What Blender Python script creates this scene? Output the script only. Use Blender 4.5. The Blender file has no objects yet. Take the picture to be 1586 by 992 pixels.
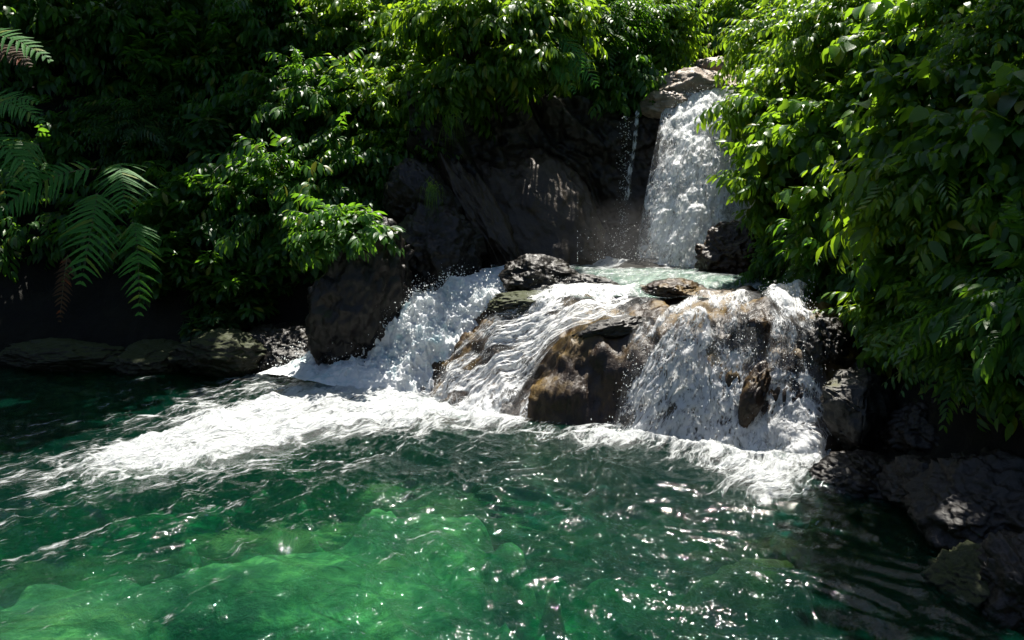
import bpy, math, random
import numpy as np

# ------------------------------------------------------------------ basics
SC = bpy.context.scene
COL = SC.collection
F = 1235.0; CX, CY = 793.0, 496.0; CAMH = 2.6
PITCH = -math.atan((CY-300.0)/F)
CAM = np.array([0.0, 0.0, CAMH])
rng = np.random.default_rng(7)
R = math.radians

def ray(u, v):
    a = (u-CX)/F; b = -(v-CY)/F
    c, s = math.cos(PITCH), math.sin(PITCH)
    return np.array([a, c - s*b, s + c*b])
def P(u, v, Y):
    d = ray(u, v); return CAM + d*(Y/d[1])
def PZ(u, v, z):
    d = ray(u, v); return CAM + d*((z-CAMH)/d[2])

# ------------------------------------------------------------------ noise
_pr = np.random.default_rng(11)
_perm = _pr.permutation(256); _perm = np.concatenate([_perm, _perm, _perm])
_val = _pr.random(256)*2-1
def vnoise(x, y, z=0.0):
    x, y, z = np.broadcast_arrays(np.asarray(x, float), np.asarray(y, float), np.asarray(z, float))
    xi = np.floor(x).astype(int); yi = np.floor(y).astype(int); zi = np.floor(z).astype(int)
    xf = x-xi; yf = y-yi; zf = z-zi
    u = xf*xf*xf*(xf*(xf*6-15)+10); v = yf*yf*yf*(yf*(yf*6-15)+10); w = zf*zf*zf*(zf*(zf*6-15)+10)
    xi &= 255; yi &= 255; zi &= 255
    def h(a, b, c): return _val[_perm[_perm[_perm[(xi+a) & 255]+((yi+b) & 255)]+((zi+c) & 255)]]
    x00 = h(0,0,0)*(1-u)+h(1,0,0)*u; x10 = h(0,1,0)*(1-u)+h(1,1,0)*u
    x01 = h(0,0,1)*(1-u)+h(1,0,1)*u; x11 = h(0,1,1)*(1-u)+h(1,1,1)*u
    return (x00*(1-v)+x10*v)*(1-w)+(x01*(1-v)+x11*v)*w
def fbm(x, y, z=0.0, o=4, g=0.5):
    a = 1.0; t = 0; n = 0
    for i in range(o):
        t = t + a*vnoise(np.asarray(x)*2.03**i+i*17.3, np.asarray(y)*2.03**i+i*9.1, np.asarray(z)*2.03**i+i*5.7); n += a; a *= g
    return t/n*1.5
def ridge(x, y, z=0.0, o=4, g=0.5):
    a = 1.0; t = 0; n = 0
    for i in range(o):
        t = t + a*(1-2*np.abs(vnoise(np.asarray(x)*2.03**i+i*7.3, np.asarray(y)*2.03**i+i*3.1, np.asarray(z)*2.03**i+i*8.7))); n += a; a *= g
    return t/n
def sstep(a, b, x):
    t = np.clip((x-a)/(b-a), 0, 1); return t*t*(3-2*t)

def facet(x, y, z, seed=0):
    """blocky fracture: every Worley cell is a tilted plane, steps where cells meet"""
    x = np.asarray(x, float); sh = x.shape; p = np.stack([x.ravel(), np.asarray(y, float).ravel(), np.asarray(z, float).ravel()], 1)
    b = np.floor(p).astype(int); best = np.full(len(p), 1e9); out = np.zeros(len(p)); tb = np.random.default_rng(seed).random((256, 7))
    for i in (-1,0,1):
        for j in (-1,0,1):
            for k in (-1,0,1):
                c = b+np.array([i,j,k]); h = _perm[_perm[_perm[(c[:,0]+seed) & 255]+(c[:,1] & 255)]+(c[:,2] & 255)]
                q = tb[h]; d = p-(c+q[:,:3]); dd = (d*d).sum(1); m = dd < best
                best = np.where(m, dd, best); out = np.where(m, (d*(q[:,3:6]-.5)*2.2).sum(1)+(q[:,6]-.5)*.8, out)
    return out.reshape(sh)

# ------------------------------------------------------------------ mesh helpers
def mesh_np(name, V, Fs, mat=None, smooth=True, attrs=None, uv=None):
    """V (n,3); Fs (m,3) or (m,4) index array, or list of such arrays"""
    me = bpy.data.meshes.new(name)
    if not isinstance(Fs, list): Fs = [Fs]
    V = np.asarray(V, np.float32)
    me.vertices.add(len(V)); me.vertices.foreach_set('co', V.ravel())
    loops = np.concatenate([f.ravel() for f in Fs]).astype(np.int32)
    sizes = np.concatenate([np.full(len(f), f.shape[1]) for f in Fs]).astype(np.int32)
    starts = np.concatenate([[0], np.cumsum(sizes)[:-1]]).astype(np.int32)
    me.loops.add(len(loops)); me.loops.foreach_set('vertex_index', loops)
    me.polygons.add(len(sizes)); me.polygons.foreach_set('loop_start', starts); me.polygons.foreach_set('loop_total', sizes)
    me.polygons.foreach_set('use_smooth', np.full(len(sizes), smooth))
    if attrs:
        for k, a in attrs.items():
            at = me.attributes.new(k, 'FLOAT', 'POINT'); at.data.foreach_set('value', np.asarray(a, np.float32).ravel())
    if uv is not None:
        l = me.uv_layers.new(name='UVMap'); l.data.foreach_set('uv', np.asarray(uv, np.float32)[loops].ravel())
    me.update(calc_edges=True)
    if mat: me.materials.append(mat)
    return me
def link(name, me, parent=None):
    o = bpy.data.objects.new(name, me); COL.objects.link(o)
    if parent:
        o.parent = parent
    return o
def tag(o, label=None, cat=None, group=None, kind=None):
    if label: o['label'] = label
    if cat: o['category'] = cat
    if group: o['group'] = group
    if kind: o['kind'] = kind
    return o
def empty(name, loc, label, cat, group=None):
    o = bpy.data.objects.new(name, None); COL.objects.link(o); o.location = tuple(loc); o.empty_display_size = .1
    return tag(o, label, cat, group)
def grid_faces(nu, nv):
    i = np.arange((nu-1)*(nv-1)); a = i//(nv-1); b = i % (nv-1)
    k = a*nv+b
    return np.stack([k, k+nv, k+nv+1, k+1], 1)

# ------------------------------------------------------------------ materials
class NT:
    def __init__(s, name):
        s.m = bpy.data.materials.new(name); s.m.use_nodes = True; s.t = s.m.node_tree; s.t.nodes.clear()
        s.out = s.n('ShaderNodeOutputMaterial')
    def n(s, ty, **kw):
        nd = s.t.nodes.new(ty)
        for k, v in kw.items(): setattr(nd, k, v)
        return nd
    def l(s, a, b): s.t.links.new(a, b)
    def setv(s, sock, v):
        if isinstance(v, bpy.types.NodeSocket): s.l(v, sock)
        else: sock.default_value = v
    def math(s, op, a, b=None, c=None, clamp=False):
        nd = s.n('ShaderNodeMath', operation=op, use_clamp=clamp)
        s.setv(nd.inputs[0], a)
        if b is not None: s.setv(nd.inputs[1], b)
        if c is not None: s.setv(nd.inputs[2], c)
        return nd.outputs[0]
    def mapr(s, x, a, b, c=0.0, d=1.0, smooth=True):
        nd = s.n('ShaderNodeMapRange', interpolation_type='SMOOTHSTEP' if smooth else 'LINEAR')
        s.setv(nd.inputs[0], x); s.setv(nd.inputs[1], a); s.setv(nd.inputs[2], b); s.setv(nd.inputs[3], c); s.setv(nd.inputs[4], d)
        return nd.outputs[0]
    def noise(s, vec, scale, detail=4, rough=.55, dist=0.0, col=False):
        nd = s.n('ShaderNodeTexNoise'); nd.inputs['Scale'].default_value = scale; nd.inputs['Detail'].default_value = detail
        nd.inputs['Roughness'].default_value = rough; nd.inputs['Distortion'].default_value = dist
        if vec is not None: s.l(vec, nd.inputs['Vector'])
        return nd.outputs['Color' if col else 'Fac']
    def voro(s, vec, scale, feature='DISTANCE_TO_EDGE', rnd=1.0):
        nd = s.n('ShaderNodeTexVoronoi', feature=feature); nd.inputs['Scale'].default_value = scale
        nd.inputs['Randomness'].default_value = rnd
        if vec is not None: s.l(vec, nd.inputs['Vector'])
        return nd.outputs['Distance']
    def mapping(s, vec, scale=(1,1,1), rot=(0,0,0)):
        nd = s.n('ShaderNodeMapping'); s.l(vec, nd.inputs[0]); nd.inputs['Scale'].default_value = scale; nd.inputs['Rotation'].default_value = rot
        return nd.outputs[0]
    def warp(s, vec, scale, amt):
        c = s.noise(vec, scale, 2, .5, col=True)
        sub = s.n('ShaderNodeVectorMath', operation='SUBTRACT'); s.l(c, sub.inputs[0]); sub.inputs[1].default_value = (.5,.5,.5)
        sc = s.n('ShaderNodeVectorMath', operation='SCALE'); s.l(sub.outputs[0], sc.inputs[0]); sc.inputs['Scale'].default_value = amt
        ad = s.n('ShaderNodeVectorMath', operation='ADD'); s.l(vec, ad.inputs[0]); s.l(sc.outputs[0], ad.inputs[1])
        return ad.outputs[0]
    def ramp(s, fac, stops):
        nd = s.n('ShaderNodeValToRGB'); s.l(fac, nd.inputs[0]); cr = nd.color_ramp
        while len(cr.elements) < len(stops): cr.elements.new(.5)
        for e, (p, c) in zip(cr.elements, stops): e.position = p; e.color = (*c, 1)
        return nd.outputs[0]
    def mixc(s, f, a, b, mode='MIX'):
        nd = s.n('ShaderNodeMix', data_type='RGBA', blend_type=mode)
        s.setv(nd.inputs[0], f)
        s.setv(nd.inputs[6], a if isinstance(a, bpy.types.NodeSocket) else (*a, 1)); s.setv(nd.inputs[7], b if isinstance(b, bpy.types.NodeSocket) else (*b, 1))
        return nd.outputs[2]
    def mixs(s, f, a, b):
        nd = s.n('ShaderNodeMixShader'); s.setv(nd.inputs[0], f); s.l(a, nd.inputs[1]); s.l(b, nd.inputs[2]); return nd.outputs[0]
    def bump(s, h, dist, strength=1.0, normal=None):
        nd = s.n('ShaderNodeBump'); s.l(h, nd.inputs['Height']); nd.inputs['Distance'].default_value = dist; nd.inputs['Strength'].default_value = strength
        if normal is not None: s.l(normal, nd.inputs['Normal'])
        return nd.outputs[0]
    def pbsdf(s, col, rough, normal=None, spec=.5, **kw):
        nd = s.n('ShaderNodeBsdfPrincipled')
        s.setv(nd.inputs['Base Color'], col if isinstance(col, bpy.types.NodeSocket) else (*col, 1)); s.setv(nd.inputs['Roughness'], rough)
        nd.inputs['Specular IOR Level'].default_value = spec
        if normal is not None: s.l(normal, nd.inputs['Normal'])
        for k, v in kw.items(): s.setv(nd.inputs[k], v)
        return nd.outputs[0]
    def obj(s): return s.n('ShaderNodeTexCoord').outputs['Object']
    def uvc(s): return s.n('ShaderNodeTexCoord').outputs['UV']
    def attr(s, name): return s.n('ShaderNodeAttribute', attribute_name=name).outputs['Fac']
    def geo(s): return s.n('ShaderNodeNewGeometry')
    def sepz(s, v, i=2):
        nd = s.n('ShaderNodeSeparateXYZ'); s.l(v, nd.inputs[0]); return nd.outputs[i]
    def done(s, sh): s.l(sh, s.out.inputs['Surface']); return s.m

def leaf_mat(name, c1, c2, c3, tr, trf=.38, rough=.36):
    t = NT(name); g = t.geo()
    rp = g.outputs['Random Per Island']
    base = t.ramp(rp, [(0, c1), (.5, c2), (.93, c3), (.97, (c3[0]*1.8+.04, c3[1]*1.0, c3[2]*.6))])
    vein = t.noise(t.obj(), 35, 2)
    base = t.mixc(t.mapr(vein, .3, .7, 0, .35), base, (c1[0]*.6, c1[1]*.6, c1[2]*.6))
    trc = t.mixc(.55, base, tr)
    nb = t.bump(t.noise(t.obj(), 60, 2), .004, .5)
    p = t.pbsdf(base, rough, nb, spec=.38)
    tl = t.n('ShaderNodeBsdfTranslucent'); t.l(trc, tl.inputs['Color'])
    return t.done(t.mixs(trf, p, tl.outputs[0]))

def rock_mat(name, dark, mid, light, moss=0.0, mosscol=(.035,.05,.006), wet=.5, sc=1.0, bump=.03):
    t = NT(name); o = t.obj(); ow = t.warp(o, 1.3*sc, .5)
    n1 = t.noise(ow, 1.6*sc, 7, .62); n2 = t.noise(o, 9*sc, 6, .65); n3 = t.noise(t.mapping(o, (1,1,4), (.5,.3,0)), 5*sc, 5, .6)
    mixn = t.math('ADD', t.math('MULTIPLY', n1, .6), t.math('MULTIPLY', n2, .4))
    col = t.ramp(mixn, [(.3, dark), (.5, mid), (.68, light)])
    col = t.mixc(t.mapr(n3, .55, .75, 0, .55), col, (dark[0]*.6, dark[1]*.6, dark[2]*.6))
    nz = t.sepz(t.geo().outputs['Normal'])
    mm = t.math('MULTIPLY', t.mapr(nz, .15, .75), t.mapr(n1, .62-.35*moss, .75-.35*moss)) if moss else None
    rough = t.mapr(n2, .3, .7, .5-.3*wet, .72-.3*wet)
    if moss:
        mc = t.mixc(n2, mosscol, (mosscol[0]*2.2, mosscol[1]*2.0, mosscol[2]*1.5))
        col = t.mixc(t.math('MULTIPLY', mm, min(1, .5+moss)), col, mc)
        rough = t.math('ADD', rough, t.math('MULTIPLY', mm, .2))
    h = t.math('ADD', t.math('MULTIPLY', n1, 1.2), t.math('ADD', t.math('MULTIPLY', n2, .5), t.math('MULTIPLY', t.noise(o, 34*sc, 5, .7), .25)))
    return t.done(t.pbsdf(col, rough, t.bump(h, bump, 1.0), spec=.35))

M = {}
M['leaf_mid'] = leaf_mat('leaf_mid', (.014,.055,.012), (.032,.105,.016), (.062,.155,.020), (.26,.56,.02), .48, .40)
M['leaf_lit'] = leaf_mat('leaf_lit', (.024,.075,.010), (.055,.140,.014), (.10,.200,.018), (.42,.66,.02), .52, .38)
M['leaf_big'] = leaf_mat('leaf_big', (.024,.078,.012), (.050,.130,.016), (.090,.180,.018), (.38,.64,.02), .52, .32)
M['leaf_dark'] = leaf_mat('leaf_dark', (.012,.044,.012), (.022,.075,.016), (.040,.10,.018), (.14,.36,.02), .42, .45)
M['fern'] = leaf_mat('fern_green', (.028,.14,.018), (.042,.18,.022), (.065,.21,.028), (.18,.5,.03), .42, .6)
M['fern_dead'] = leaf_mat('fern_dead', (.035,.014,.005), (.06,.026,.008), (.08,.04,.012), (.2,.1,.02), .3, .7)
M['soil'] = rock_mat('soil', (.006,.005,.004), (.014,.011,.007), (.026,.021,.012), moss=.5, mosscol=(.008,.014,.003), wet=.2, bump=.05)
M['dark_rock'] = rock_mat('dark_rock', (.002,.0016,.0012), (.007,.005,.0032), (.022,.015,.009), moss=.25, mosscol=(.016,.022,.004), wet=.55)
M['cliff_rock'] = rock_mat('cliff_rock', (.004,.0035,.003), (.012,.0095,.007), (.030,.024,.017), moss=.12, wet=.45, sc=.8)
M['slab_rock'] = rock_mat('slab_rock', (.010,.0065,.004), (.040,.027,.016), (.095,.068,.043), moss=.1, wet=.5)
M['brown_rock'] = rock_mat('brown_rock', (.004,.0025,.0015), (.019,.0095,.0036), (.070,.038,.015), moss=.45, mosscol=(.055,.035,.006), wet=.8, bump=.028)
M['moss_rock'] = rock_mat('moss_rock', (.010,.009,.007), (.022,.02,.012), (.04,.04,.02), moss=1.0, mosscol=(.013,.018,.003), wet=.2)
M['grey_rock'] = rock_mat('grey_rock', (.008,.0072,.0062), (.022,.020,.017), (.05,.045,.038), moss=.2, mosscol=(.04,.045,.008), wet=.5)
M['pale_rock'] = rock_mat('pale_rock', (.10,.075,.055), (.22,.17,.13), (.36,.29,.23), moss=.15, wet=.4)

def bark_mat():
    t = NT('bark'); o = t.mapping(t.obj(), (1,1,.25)); n = t.noise(o, 25, 5)
    return t.done(t.pbsdf(t.ramp(n, [(.3,(.012,.009,.006)),(.7,(.06,.045,.028))]), .75, t.bump(n, .01)))
M['bark'] = bark_mat()
def stem_mat():
    t = NT('stem'); n = t.noise(t.obj(), 12, 3)
    return t.done(t.pbsdf(t.ramp(n, [(.3,(.05,.035,.018)),(.7,(.11,.10,.03))]), .6))
M['stem'] = stem_mat()

def bed_mat():
    t = NT('pool_bed'); o = t.warp(t.obj(), 1.5, .4)
    n = t.noise(o, 1.1, 5, .6); n2 = t.noise(o, 7, 6, .65)
    z = t.sepz(t.obj())
    c = t.ramp(t.math('ADD', t.math('MULTIPLY', n, .65), t.math('MULTIPLY', n2, .35)), [(.32,(.05,.075,.025)),(.5,(.13,.20,.05)),(.66,(.26,.36,.09))])
    return t.done(t.pbsdf(c, .8, t.bump(n2, .05)))
M['bed'] = bed_mat()

def ground_mat():
    """hillside soil above the water, algae-green stones under it (they really are different matter)"""
    t = NT('ground'); ob = t.obj(); o = t.warp(ob, 1.5, .4)
    n = t.noise(o, 1.1, 5, .6); n2 = t.noise(o, 7, 6, .65)
    z = t.sepz(ob); x = t.sepz(ob, 0)
    mixn = t.math('ADD', t.math('MULTIPLY', n, .6), t.math('MULTIPLY', n2, .4))
    under = t.ramp(mixn, [(.38,(.02,.045,.018)),(.5,(.075,.14,.05)),(.62,(.34,.47,.13))])
    umber = t.ramp(mixn, [(.34,(.02,.018,.006)),(.5,(.06,.05,.012)),(.64,(.13,.10,.02))])
    under = t.mixc(t.mapr(t.math('ADD', x, t.math('MULTIPLY', n, 1.5)), .6, 2.6), under, umber)
    soil = t.ramp(mixn, [(.35,(.002,.002,.0015)),(.5,(.006,.0055,.003)),(.65,(.012,.011,.005))])
    c = t.mixc(t.mapr(z, -.12, .02), under, soil)
    return t.done(t.pbsdf(c, .8, t.bump(n2, .06), spec=.2))
M['ground'] = ground_mat()

def water_mat():
    t = NT('pool_water'); o = t.obj()
    m1 = t.mapping(o, (1.0, 1.5, 1), (0,0,.5))
    h = t.noise(t.warp(m1, 5, .15), 30, 2, .5)
    nb = t.bump(h, .008, 1.0)
    fr = t.n('ShaderNodeFresnel'); fr.inputs['IOR'].default_value = 1.33; t.l(nb, fr.inputs['Normal'])
    gl = t.n('ShaderNodeBsdfGlossy'); gl.inputs['Roughness'].default_value = .045; t.l(nb, gl.inputs['Normal'])
    tp = t.n('ShaderNodeBsdfTransparent'); tp.inputs['Color'].default_value = (.97,1,.99,1)
    rf = t.n('ShaderNodeBsdfRefraction'); rf.inputs['IOR'].default_value = 1.33; rf.inputs['Roughness'].default_value = .02; rf.inputs['Color'].default_value = (.97,1,.99,1)
    t.l(nb, rf.inputs['Normal'])
    df = t.n('ShaderNodeBsdfDiffuse'); df.inputs['Color'].default_value = (.004,.100,.062,1)
    body = t.mixs(.40, tp.outputs[0], rf.outputs[0])
    body = t.mixs(.07, body, df.outputs[0])
    ab = t.n('ShaderNodeVolumeAbsorption'); ab.inputs['Color'].default_value = (.05,.77,.69,1); ab.inputs['Density'].default_value = 1.2
    t.l(ab.outputs[0], t.out.inputs['Volume'])
    t.done(t.mixs(fr.outputs[0], body, gl.outputs[0]))
    return t.m
M['water'] = water_mat()

def upwater_mat():
    t = NT('upper_water'); o = t.obj()
    h = t.noise(t.mapping(o, (1,1.6,1)), 8, 4, .6)
    nb = t.bump(h, .06, 1)
    return t.done(t.pbsdf((.05,.10,.075), .12, nb, spec=.5))
M['upwater'] = upwater_mat()

def white_shader(t, nb=None, col=(.90,.92,.92)):
    p = t.pbsdf(col, .45, nb, spec=.35)
    tl = t.n('ShaderNodeBsdfTranslucent'); tl.inputs['Color'].default_value = (*col, 1)
    if nb is not None: t.l(nb, tl.inputs['Normal'])
    return t.mixs(.5, p, tl.outputs[0])

def foam_mat():
    """foam on the pool: density attribute + streaky lace"""
    t = NT('pool_foam'); o = t.obj(); d = t.attr('dens')
    m = t.mapping(o, (1,1,1), (0,0,-R(49)))
    m = t.warp(m, 1.4, .45)
    ms = t.mapping(m, (.55, 1.7, 1))
    lace = t.voro(t.warp(ms, 5, .2), 5.0)
    lace2 = t.voro(t.warp(ms, 9, .15), 11.0)
    n = t.noise(ms, 2.6, 7, .66)
    n2 = t.noise(ms, 13, 4, .6)
    fil = t.math('ADD', t.mapr(lace, 0, .16, .22, 0), t.mapr(lace2, 0, .18, .13, 0))
    v = t.math('ADD', t.math('ADD', t.math('MULTIPLY', d, .90), t.math('MULTIPLY', t.math('SUBTRACT', n, .5), 1.9)), t.math('ADD', fil, t.math('MULTIPLY', t.math('SUBTRACT', n2, .5), .7)))
    a = t.mapr(v, .46, 1.0)
    hb = t.math('ADD', n2, t.math('MULTIPLY', n, 2))
    w = white_shader(t, t.bump(t.math('ADD', hb, t.math('MULTIPLY', lace, -.6)), .09, 1.0), (.80,.83,.84))
    tp = t.n('ShaderNodeBsdfTransparent')
    return t.done(t.mixs(a, tp.outputs[0], w))
M['foam'] = foam_mat()

def cascade_mat(name, su=10., sv=2.6, lo=.42, hi=.66, bump=.05):
    """falling white water: lace of strands stretched along the flow (UV in metres), thinned by the cov attribute"""
    t = NT(name); uv = t.uvc(); c = t.attr('cov')
    w = t.warp(t.warp(uv, 2.2, .16), 11, .06)
    v1 = t.voro(t.mapping(w, (su, sv, 1)), 1.0); v2 = t.voro(t.mapping(w, (su*2.1, sv*2.3, 1)), 1.0)
    n = t.noise(t.mapping(w, (su*.40, sv*.42, 1)), 1.0, 5, .62)
    nf = t.noise(t.mapping(w, (su*2., sv*1.8, 1)), 1.0, 4, .6)
    wd = t.math('ADD', t.math('MULTIPLY_ADD', c, .50, .13), t.math('MULTIPLY', t.math('SUBTRACT', n, .5), .85))
    a1 = t.mapr(t.math('SUBTRACT', wd, v1), -.05, .13); a2 = t.mapr(t.math('SUBTRACT', t.math('MULTIPLY', wd, .85), v2), -.04, .12)
    val = t.math('MAXIMUM', a1, t.math('MULTIPLY', a2, .9))
    a = t.math('MULTIPLY', val, t.mapr(nf, .28, .52, .30, 1.0))
    a = t.math('MAXIMUM', a, t.mapr(wd, -.2, .3, 0, .26))
    wsh = white_shader(t, t.bump(t.math('ADD', val, nf), bump, .6), (.91,.93,.94))
    tp = t.n('ShaderNodeBsdfTransparent')
    return t.done(t.mixs(a, tp.outputs[0], wsh))
M['casc'] = cascade_mat('falling_water', 15., 3.4)
M['casc_mid'] = cascade_mat('veil_water', 14., 7., .45, .66, .04)
M['casc_fine'] = cascade_mat('curtain_water', 16., 6.5, .45, .66, .04)
def drop_mat():
    t = NT('droplets'); return t.done(white_shader(t))
M['drop'] = drop_mat()
def churn_mat():
    t = NT('churning_water'); o = t.obj(); n = t.noise(t.warp(o, 4, .2), 9, 6, .65); n2 = t.noise(o, 2.2, 4)
    col = t.ramp(t.math('ADD', t.math('MULTIPLY', n, .5), t.math('MULTIPLY', n2, .5)), [(.33,(.50,.70,.74)),(.5,(.88,.91,.92))])
    nb = t.bump(n, .07, .9)
    p = t.pbsdf(col, .4, nb, spec=.35); tl = t.n('ShaderNodeBsdfTranslucent'); t.l(col, tl.inputs['Color'])
    return t.done(t.mixs(.35, p, tl.outputs[0]))
M['churn'] = churn_mat()

# ------------------------------------------------------------------ terrain
EDGE = [(-18,10.6,0,1.3),(-9,11.7,0,1.4),(-7.5,11.9,0,1.4),(-4.6,11.8,0,1.5),(-3,11.9,0,1.6),(-2.0,12.2,.4,1.8),(-1.2,12.6,1.2,2.2),
        (-0.3,13.1,1.5,2.6),(0.8,13.6,1.5,2.6),(1.7,14.0,1.6,3.0),(2.1,14.3,4.0,1.0),(2.3,15.5,4.25,1.0),(2.6,17.5,4.5,.8),(3.3,18.6,4.7,.7),(4.2,18,4.7,.8),
        (4.6,16,4.3,1.3),(4.6,14.2,4.1,1.6),(4.4,13.5,1.6,3.0),(3.9,12.6,1.5,2.6),(3.8,11.4,1.5,2.4),(3.9,10.3,1.4,2.3),(4.1,9.2,1.2,2.3),(3.9,8.3,.4,2.3),
        (3.5,7.6,0,2.2),(3.65,6.6,0,2.0),(3.75,5.3,0,1.9),(3.9,4,0,1.8),(4.4,1,0,1.6),(5,-6,0,1.0),(-18,-6,0,1.0)]
E = np.array(EDGE)
def edge_samples():
    pts = []
    for i in range(len(E)):
        a = E[i]; b = E[(i+1) % len(E)]
        n = max(2, int(np.hypot(*(b-a)[:2])/.22))
        for k in range(n): pts.append(a+(b-a)*k/n)
    return np.array(pts)
ES = edge_samples()
def inside(x, y):
    r = np.zeros(x.shape, bool)
    for i in range(len(E)):
        x1, y1 = E[i][:2]; x2, y2 = E[(i+1) % len(E)][:2]
        c = ((y1 > y) != (y2 > y)) & (x < (x2-x1)*(y-y1)/((y2-y1)+1e-12)+x1)
        r ^= c
    return r
def terrain_z(x, y):
    x = np.asarray(x, float); y = np.asarray(y, float); sh = x.shape
    x = x.ravel(); y = y.ravel(); out = np.empty(len(x))
    for s in range(0, len(x), 20000):
        X = x[s:s+20000, None]; Y = y[s:s+20000, None]
        d = np.hypot(X-ES[None,:,0], Y-ES[None,:,1])+1e-4
        up = (ES[None,:,2]+ES[None,:,3]*d).min(1)
        w = d**-3; el = (w*ES[None,:,2]).sum(1)/w.sum(1)
        dm = d.min(1); xx = x[s:s+20000]; yy = y[s:s+20000]
        ins = inside(xx, yy)
        low = (el < .7) | ((yy < 11.0) & ins); el = np.where((yy < 11.0) & ins, np.minimum(el, 0), el)
        depth = np.where(low, 1.55*sstep(0, 1.6, dm), .35*sstep(0, .6, dm))
        bed = el-depth
        mound = .42*fbm(xx*.7+3, yy*.7, 0, 3)+.25*ridge(xx*1.3, yy*1.3, 2, 3)+.05*fbm(xx*5, yy*5, 1, 3)
        bed = bed+np.where(low, mound*sstep(.2, 1.2, dm), mound*.1)
        hill = np.where(up > 7, 7+(up-7)*.45, up)+ (.55*fbm(xx*.6, yy*.6, 4, 4)+.12*fbm(xx*2.4, yy*2.4, 9, 3))*np.clip(dm*1.2, 0, 1)
        out[s:s+20000] = np.where(ins, bed, np.maximum(hill, el+.02))
    return out.reshape(sh)
# submerged boulders that show as light patches (x, y, radius, top z)
SUB = [(*PZ(655,835,-.45)[:2], .62, -.32), (*PZ(470,905,-.5)[:2], .7, -.42), (*PZ(250,955,-.5)[:2], .7, -.38), (*PZ(90,985,-.4)[:2], .8, -.34), (*PZ(1190,900,-.4)[:2], .5, -.3), (*PZ(620,960,-.5)[:2], .6, -.45)]
def ground_z(x, y):
    z = terrain_z(x, y)
    for sx, sy, r, t in SUB:
        q = np.hypot((x-sx)/1.35, y-sy)/r*(1+.55*fbm(x*1.4+sx, y*1.4, 2, 3))
        q = q+.35*fbm(x*3.1, y*3.1, sx, 3)
        z = z+np.maximum(t+.10*ridge(x*1.7, y*2.6, sx, 3)-z, 0)*sstep(1.7, .3, q)
    return z
gx = np.concatenate([np.linspace(-60,-14,20)[:-1], np.arange(-14, -6, .12), np.arange(-6, 5, .05), np.arange(5, 9, .12), np.linspace(9,60,22)])
gy = np.concatenate([np.linspace(-40,1,16)[:-1], np.arange(1, 3, .12), np.arange(3, 8.5, .05), np.arange(8.5, 24, .12), np.linspace(24,80,22)])
GX, GY = np.meshgrid(gx, gy, indexing='ij')
GZ = ground_z(GX, GY)
GZ = np.minimum(GZ, 16+0*GZ)
me = mesh_np('ground', np.stack([GX, GY, GZ], -1).reshape(-1,3), grid_faces(len(gx), len(gy)), M['ground'])
tag(link('ground', me), kind='structure')
def tz(x, y): return float(terrain_z(np.array([x]), np.array([y]))[0])
def hit(u, v):
    d = ray(u, v); ts = np.arange(3.0, 40, .05)/d[1]
    p = CAM+d*ts[:,None]
    z = terrain_z(p[:,0], p[:,1]); k = np.argmax(p[:,2] < z)
    return p[k] if (p[:,2] < z).any() else p[-1]

# ------------------------------------------------------------------ cascade rock height field
CP = [(600,622,10.15),(650,632,9.75),(700,645,9.35),(800,662,8.85),(880,672,8.65),(950,672,8.6),(1050,690,8.2),(1150,710,7.85),(1250,722,7.6),(1300,722,7.6),
      (672,566,10.15),(716,514,10.15),(758,489,10.1),(790,466,10.3),(830,467,10.0),(900,472,9.7),(660,610,9.95),(720,540,9.9),(770,500,9.8),
      (750,570,9.55),(700,605,9.65),(800,610,9.15),(830,545,9.4),(860,510,9.5),(780,640,9.0),
      (870,550,9.05),(930,526,9.0),(990,521,8.95),(835,635,8.85),(900,600,8.78),(960,600,8.72),(940,650,8.65),(860,590,8.9),
      (1040,521,8.65),(1100,512,8.5),(1170,500,8.45),(1050,600,8.32),(1150,600,8.12),(1100,660,8.1),(1180,570,8.15),(1240,500,8.35),(1280,560,8.0),(1260,640,7.85),(1200,665,7.88),
      (1100,480,9.05),(1180,470,9.15),(1000,487,9.25),(950,497,9.3),(1000,455,10.0),(1100,450,10.0),(900,450,10.3),(1200,455,9.9),(1290,480,8.7),
      (840,445,10.7),(1000,440,10.6),(1130,438,10.5)]
C3 = [P(*c) for c in CP]
C3 += [np.array([x, y, z]) for x, y, z in [(-2.6,10.6,-1.0),(-2.0,9.7,-1.0),(-1.0,8.8,-1.0),(0.0,8.2,-1.0),(1.0,8.0,-1.0),(2.0,7.4,-1.0),(3.0,7.0,-.9),(3.6,7.1,-.9),
      (-2.4,11.2,-.8),(-1.9,11.0,-.5),(-1.0,11.3,.6),(-.3,11.4,1.15),(1.0,11.4,1.2),(2.5,11.4,1.2),(3.8,11.0,1.3),(3.9,9.5,1.3),(3.9,8.5,.9)]]
C3 = np.array(C3)
def tps_fit(p, z, lam=.004):
    n = len(p); d = np.hypot(p[:,None,0]-p[None,:,0], p[:,None,1]-p[None,:,1])
    K = np.where(d > 0, d*d*np.log(d+1e-9), 0)+np.eye(n)*lam
    Q = np.c_[np.ones(n), p]; A = np.block([[K, Q], [Q.T, np.zeros((3,3))]])
    return np.linalg.solve(A, np.r_[z, 0, 0, 0])
WT = tps_fit(C3[:,:2], C3[:,2])
def rock_h0(x, y):
    x = np.asarray(x, float); y = np.asarray(y, float); sh = x.shape; x = x.ravel(); y = y.ravel(); out = np.empty(len(x))
    for s in range(0, len(x), 20000):
        a = x[s:s+20000]; b = y[s:s+20000]
        d = np.hypot(a[:,None]-C3[None,:,0], b[:,None]-C3[None,:,1])
        out[s:s+20000] = np.where(d > 0, d*d*np.log(d+1e-9), 0)@WT[:-3]+WT[-3]+WT[-2]*a+WT[-1]*b
    return out.reshape(sh)
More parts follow.
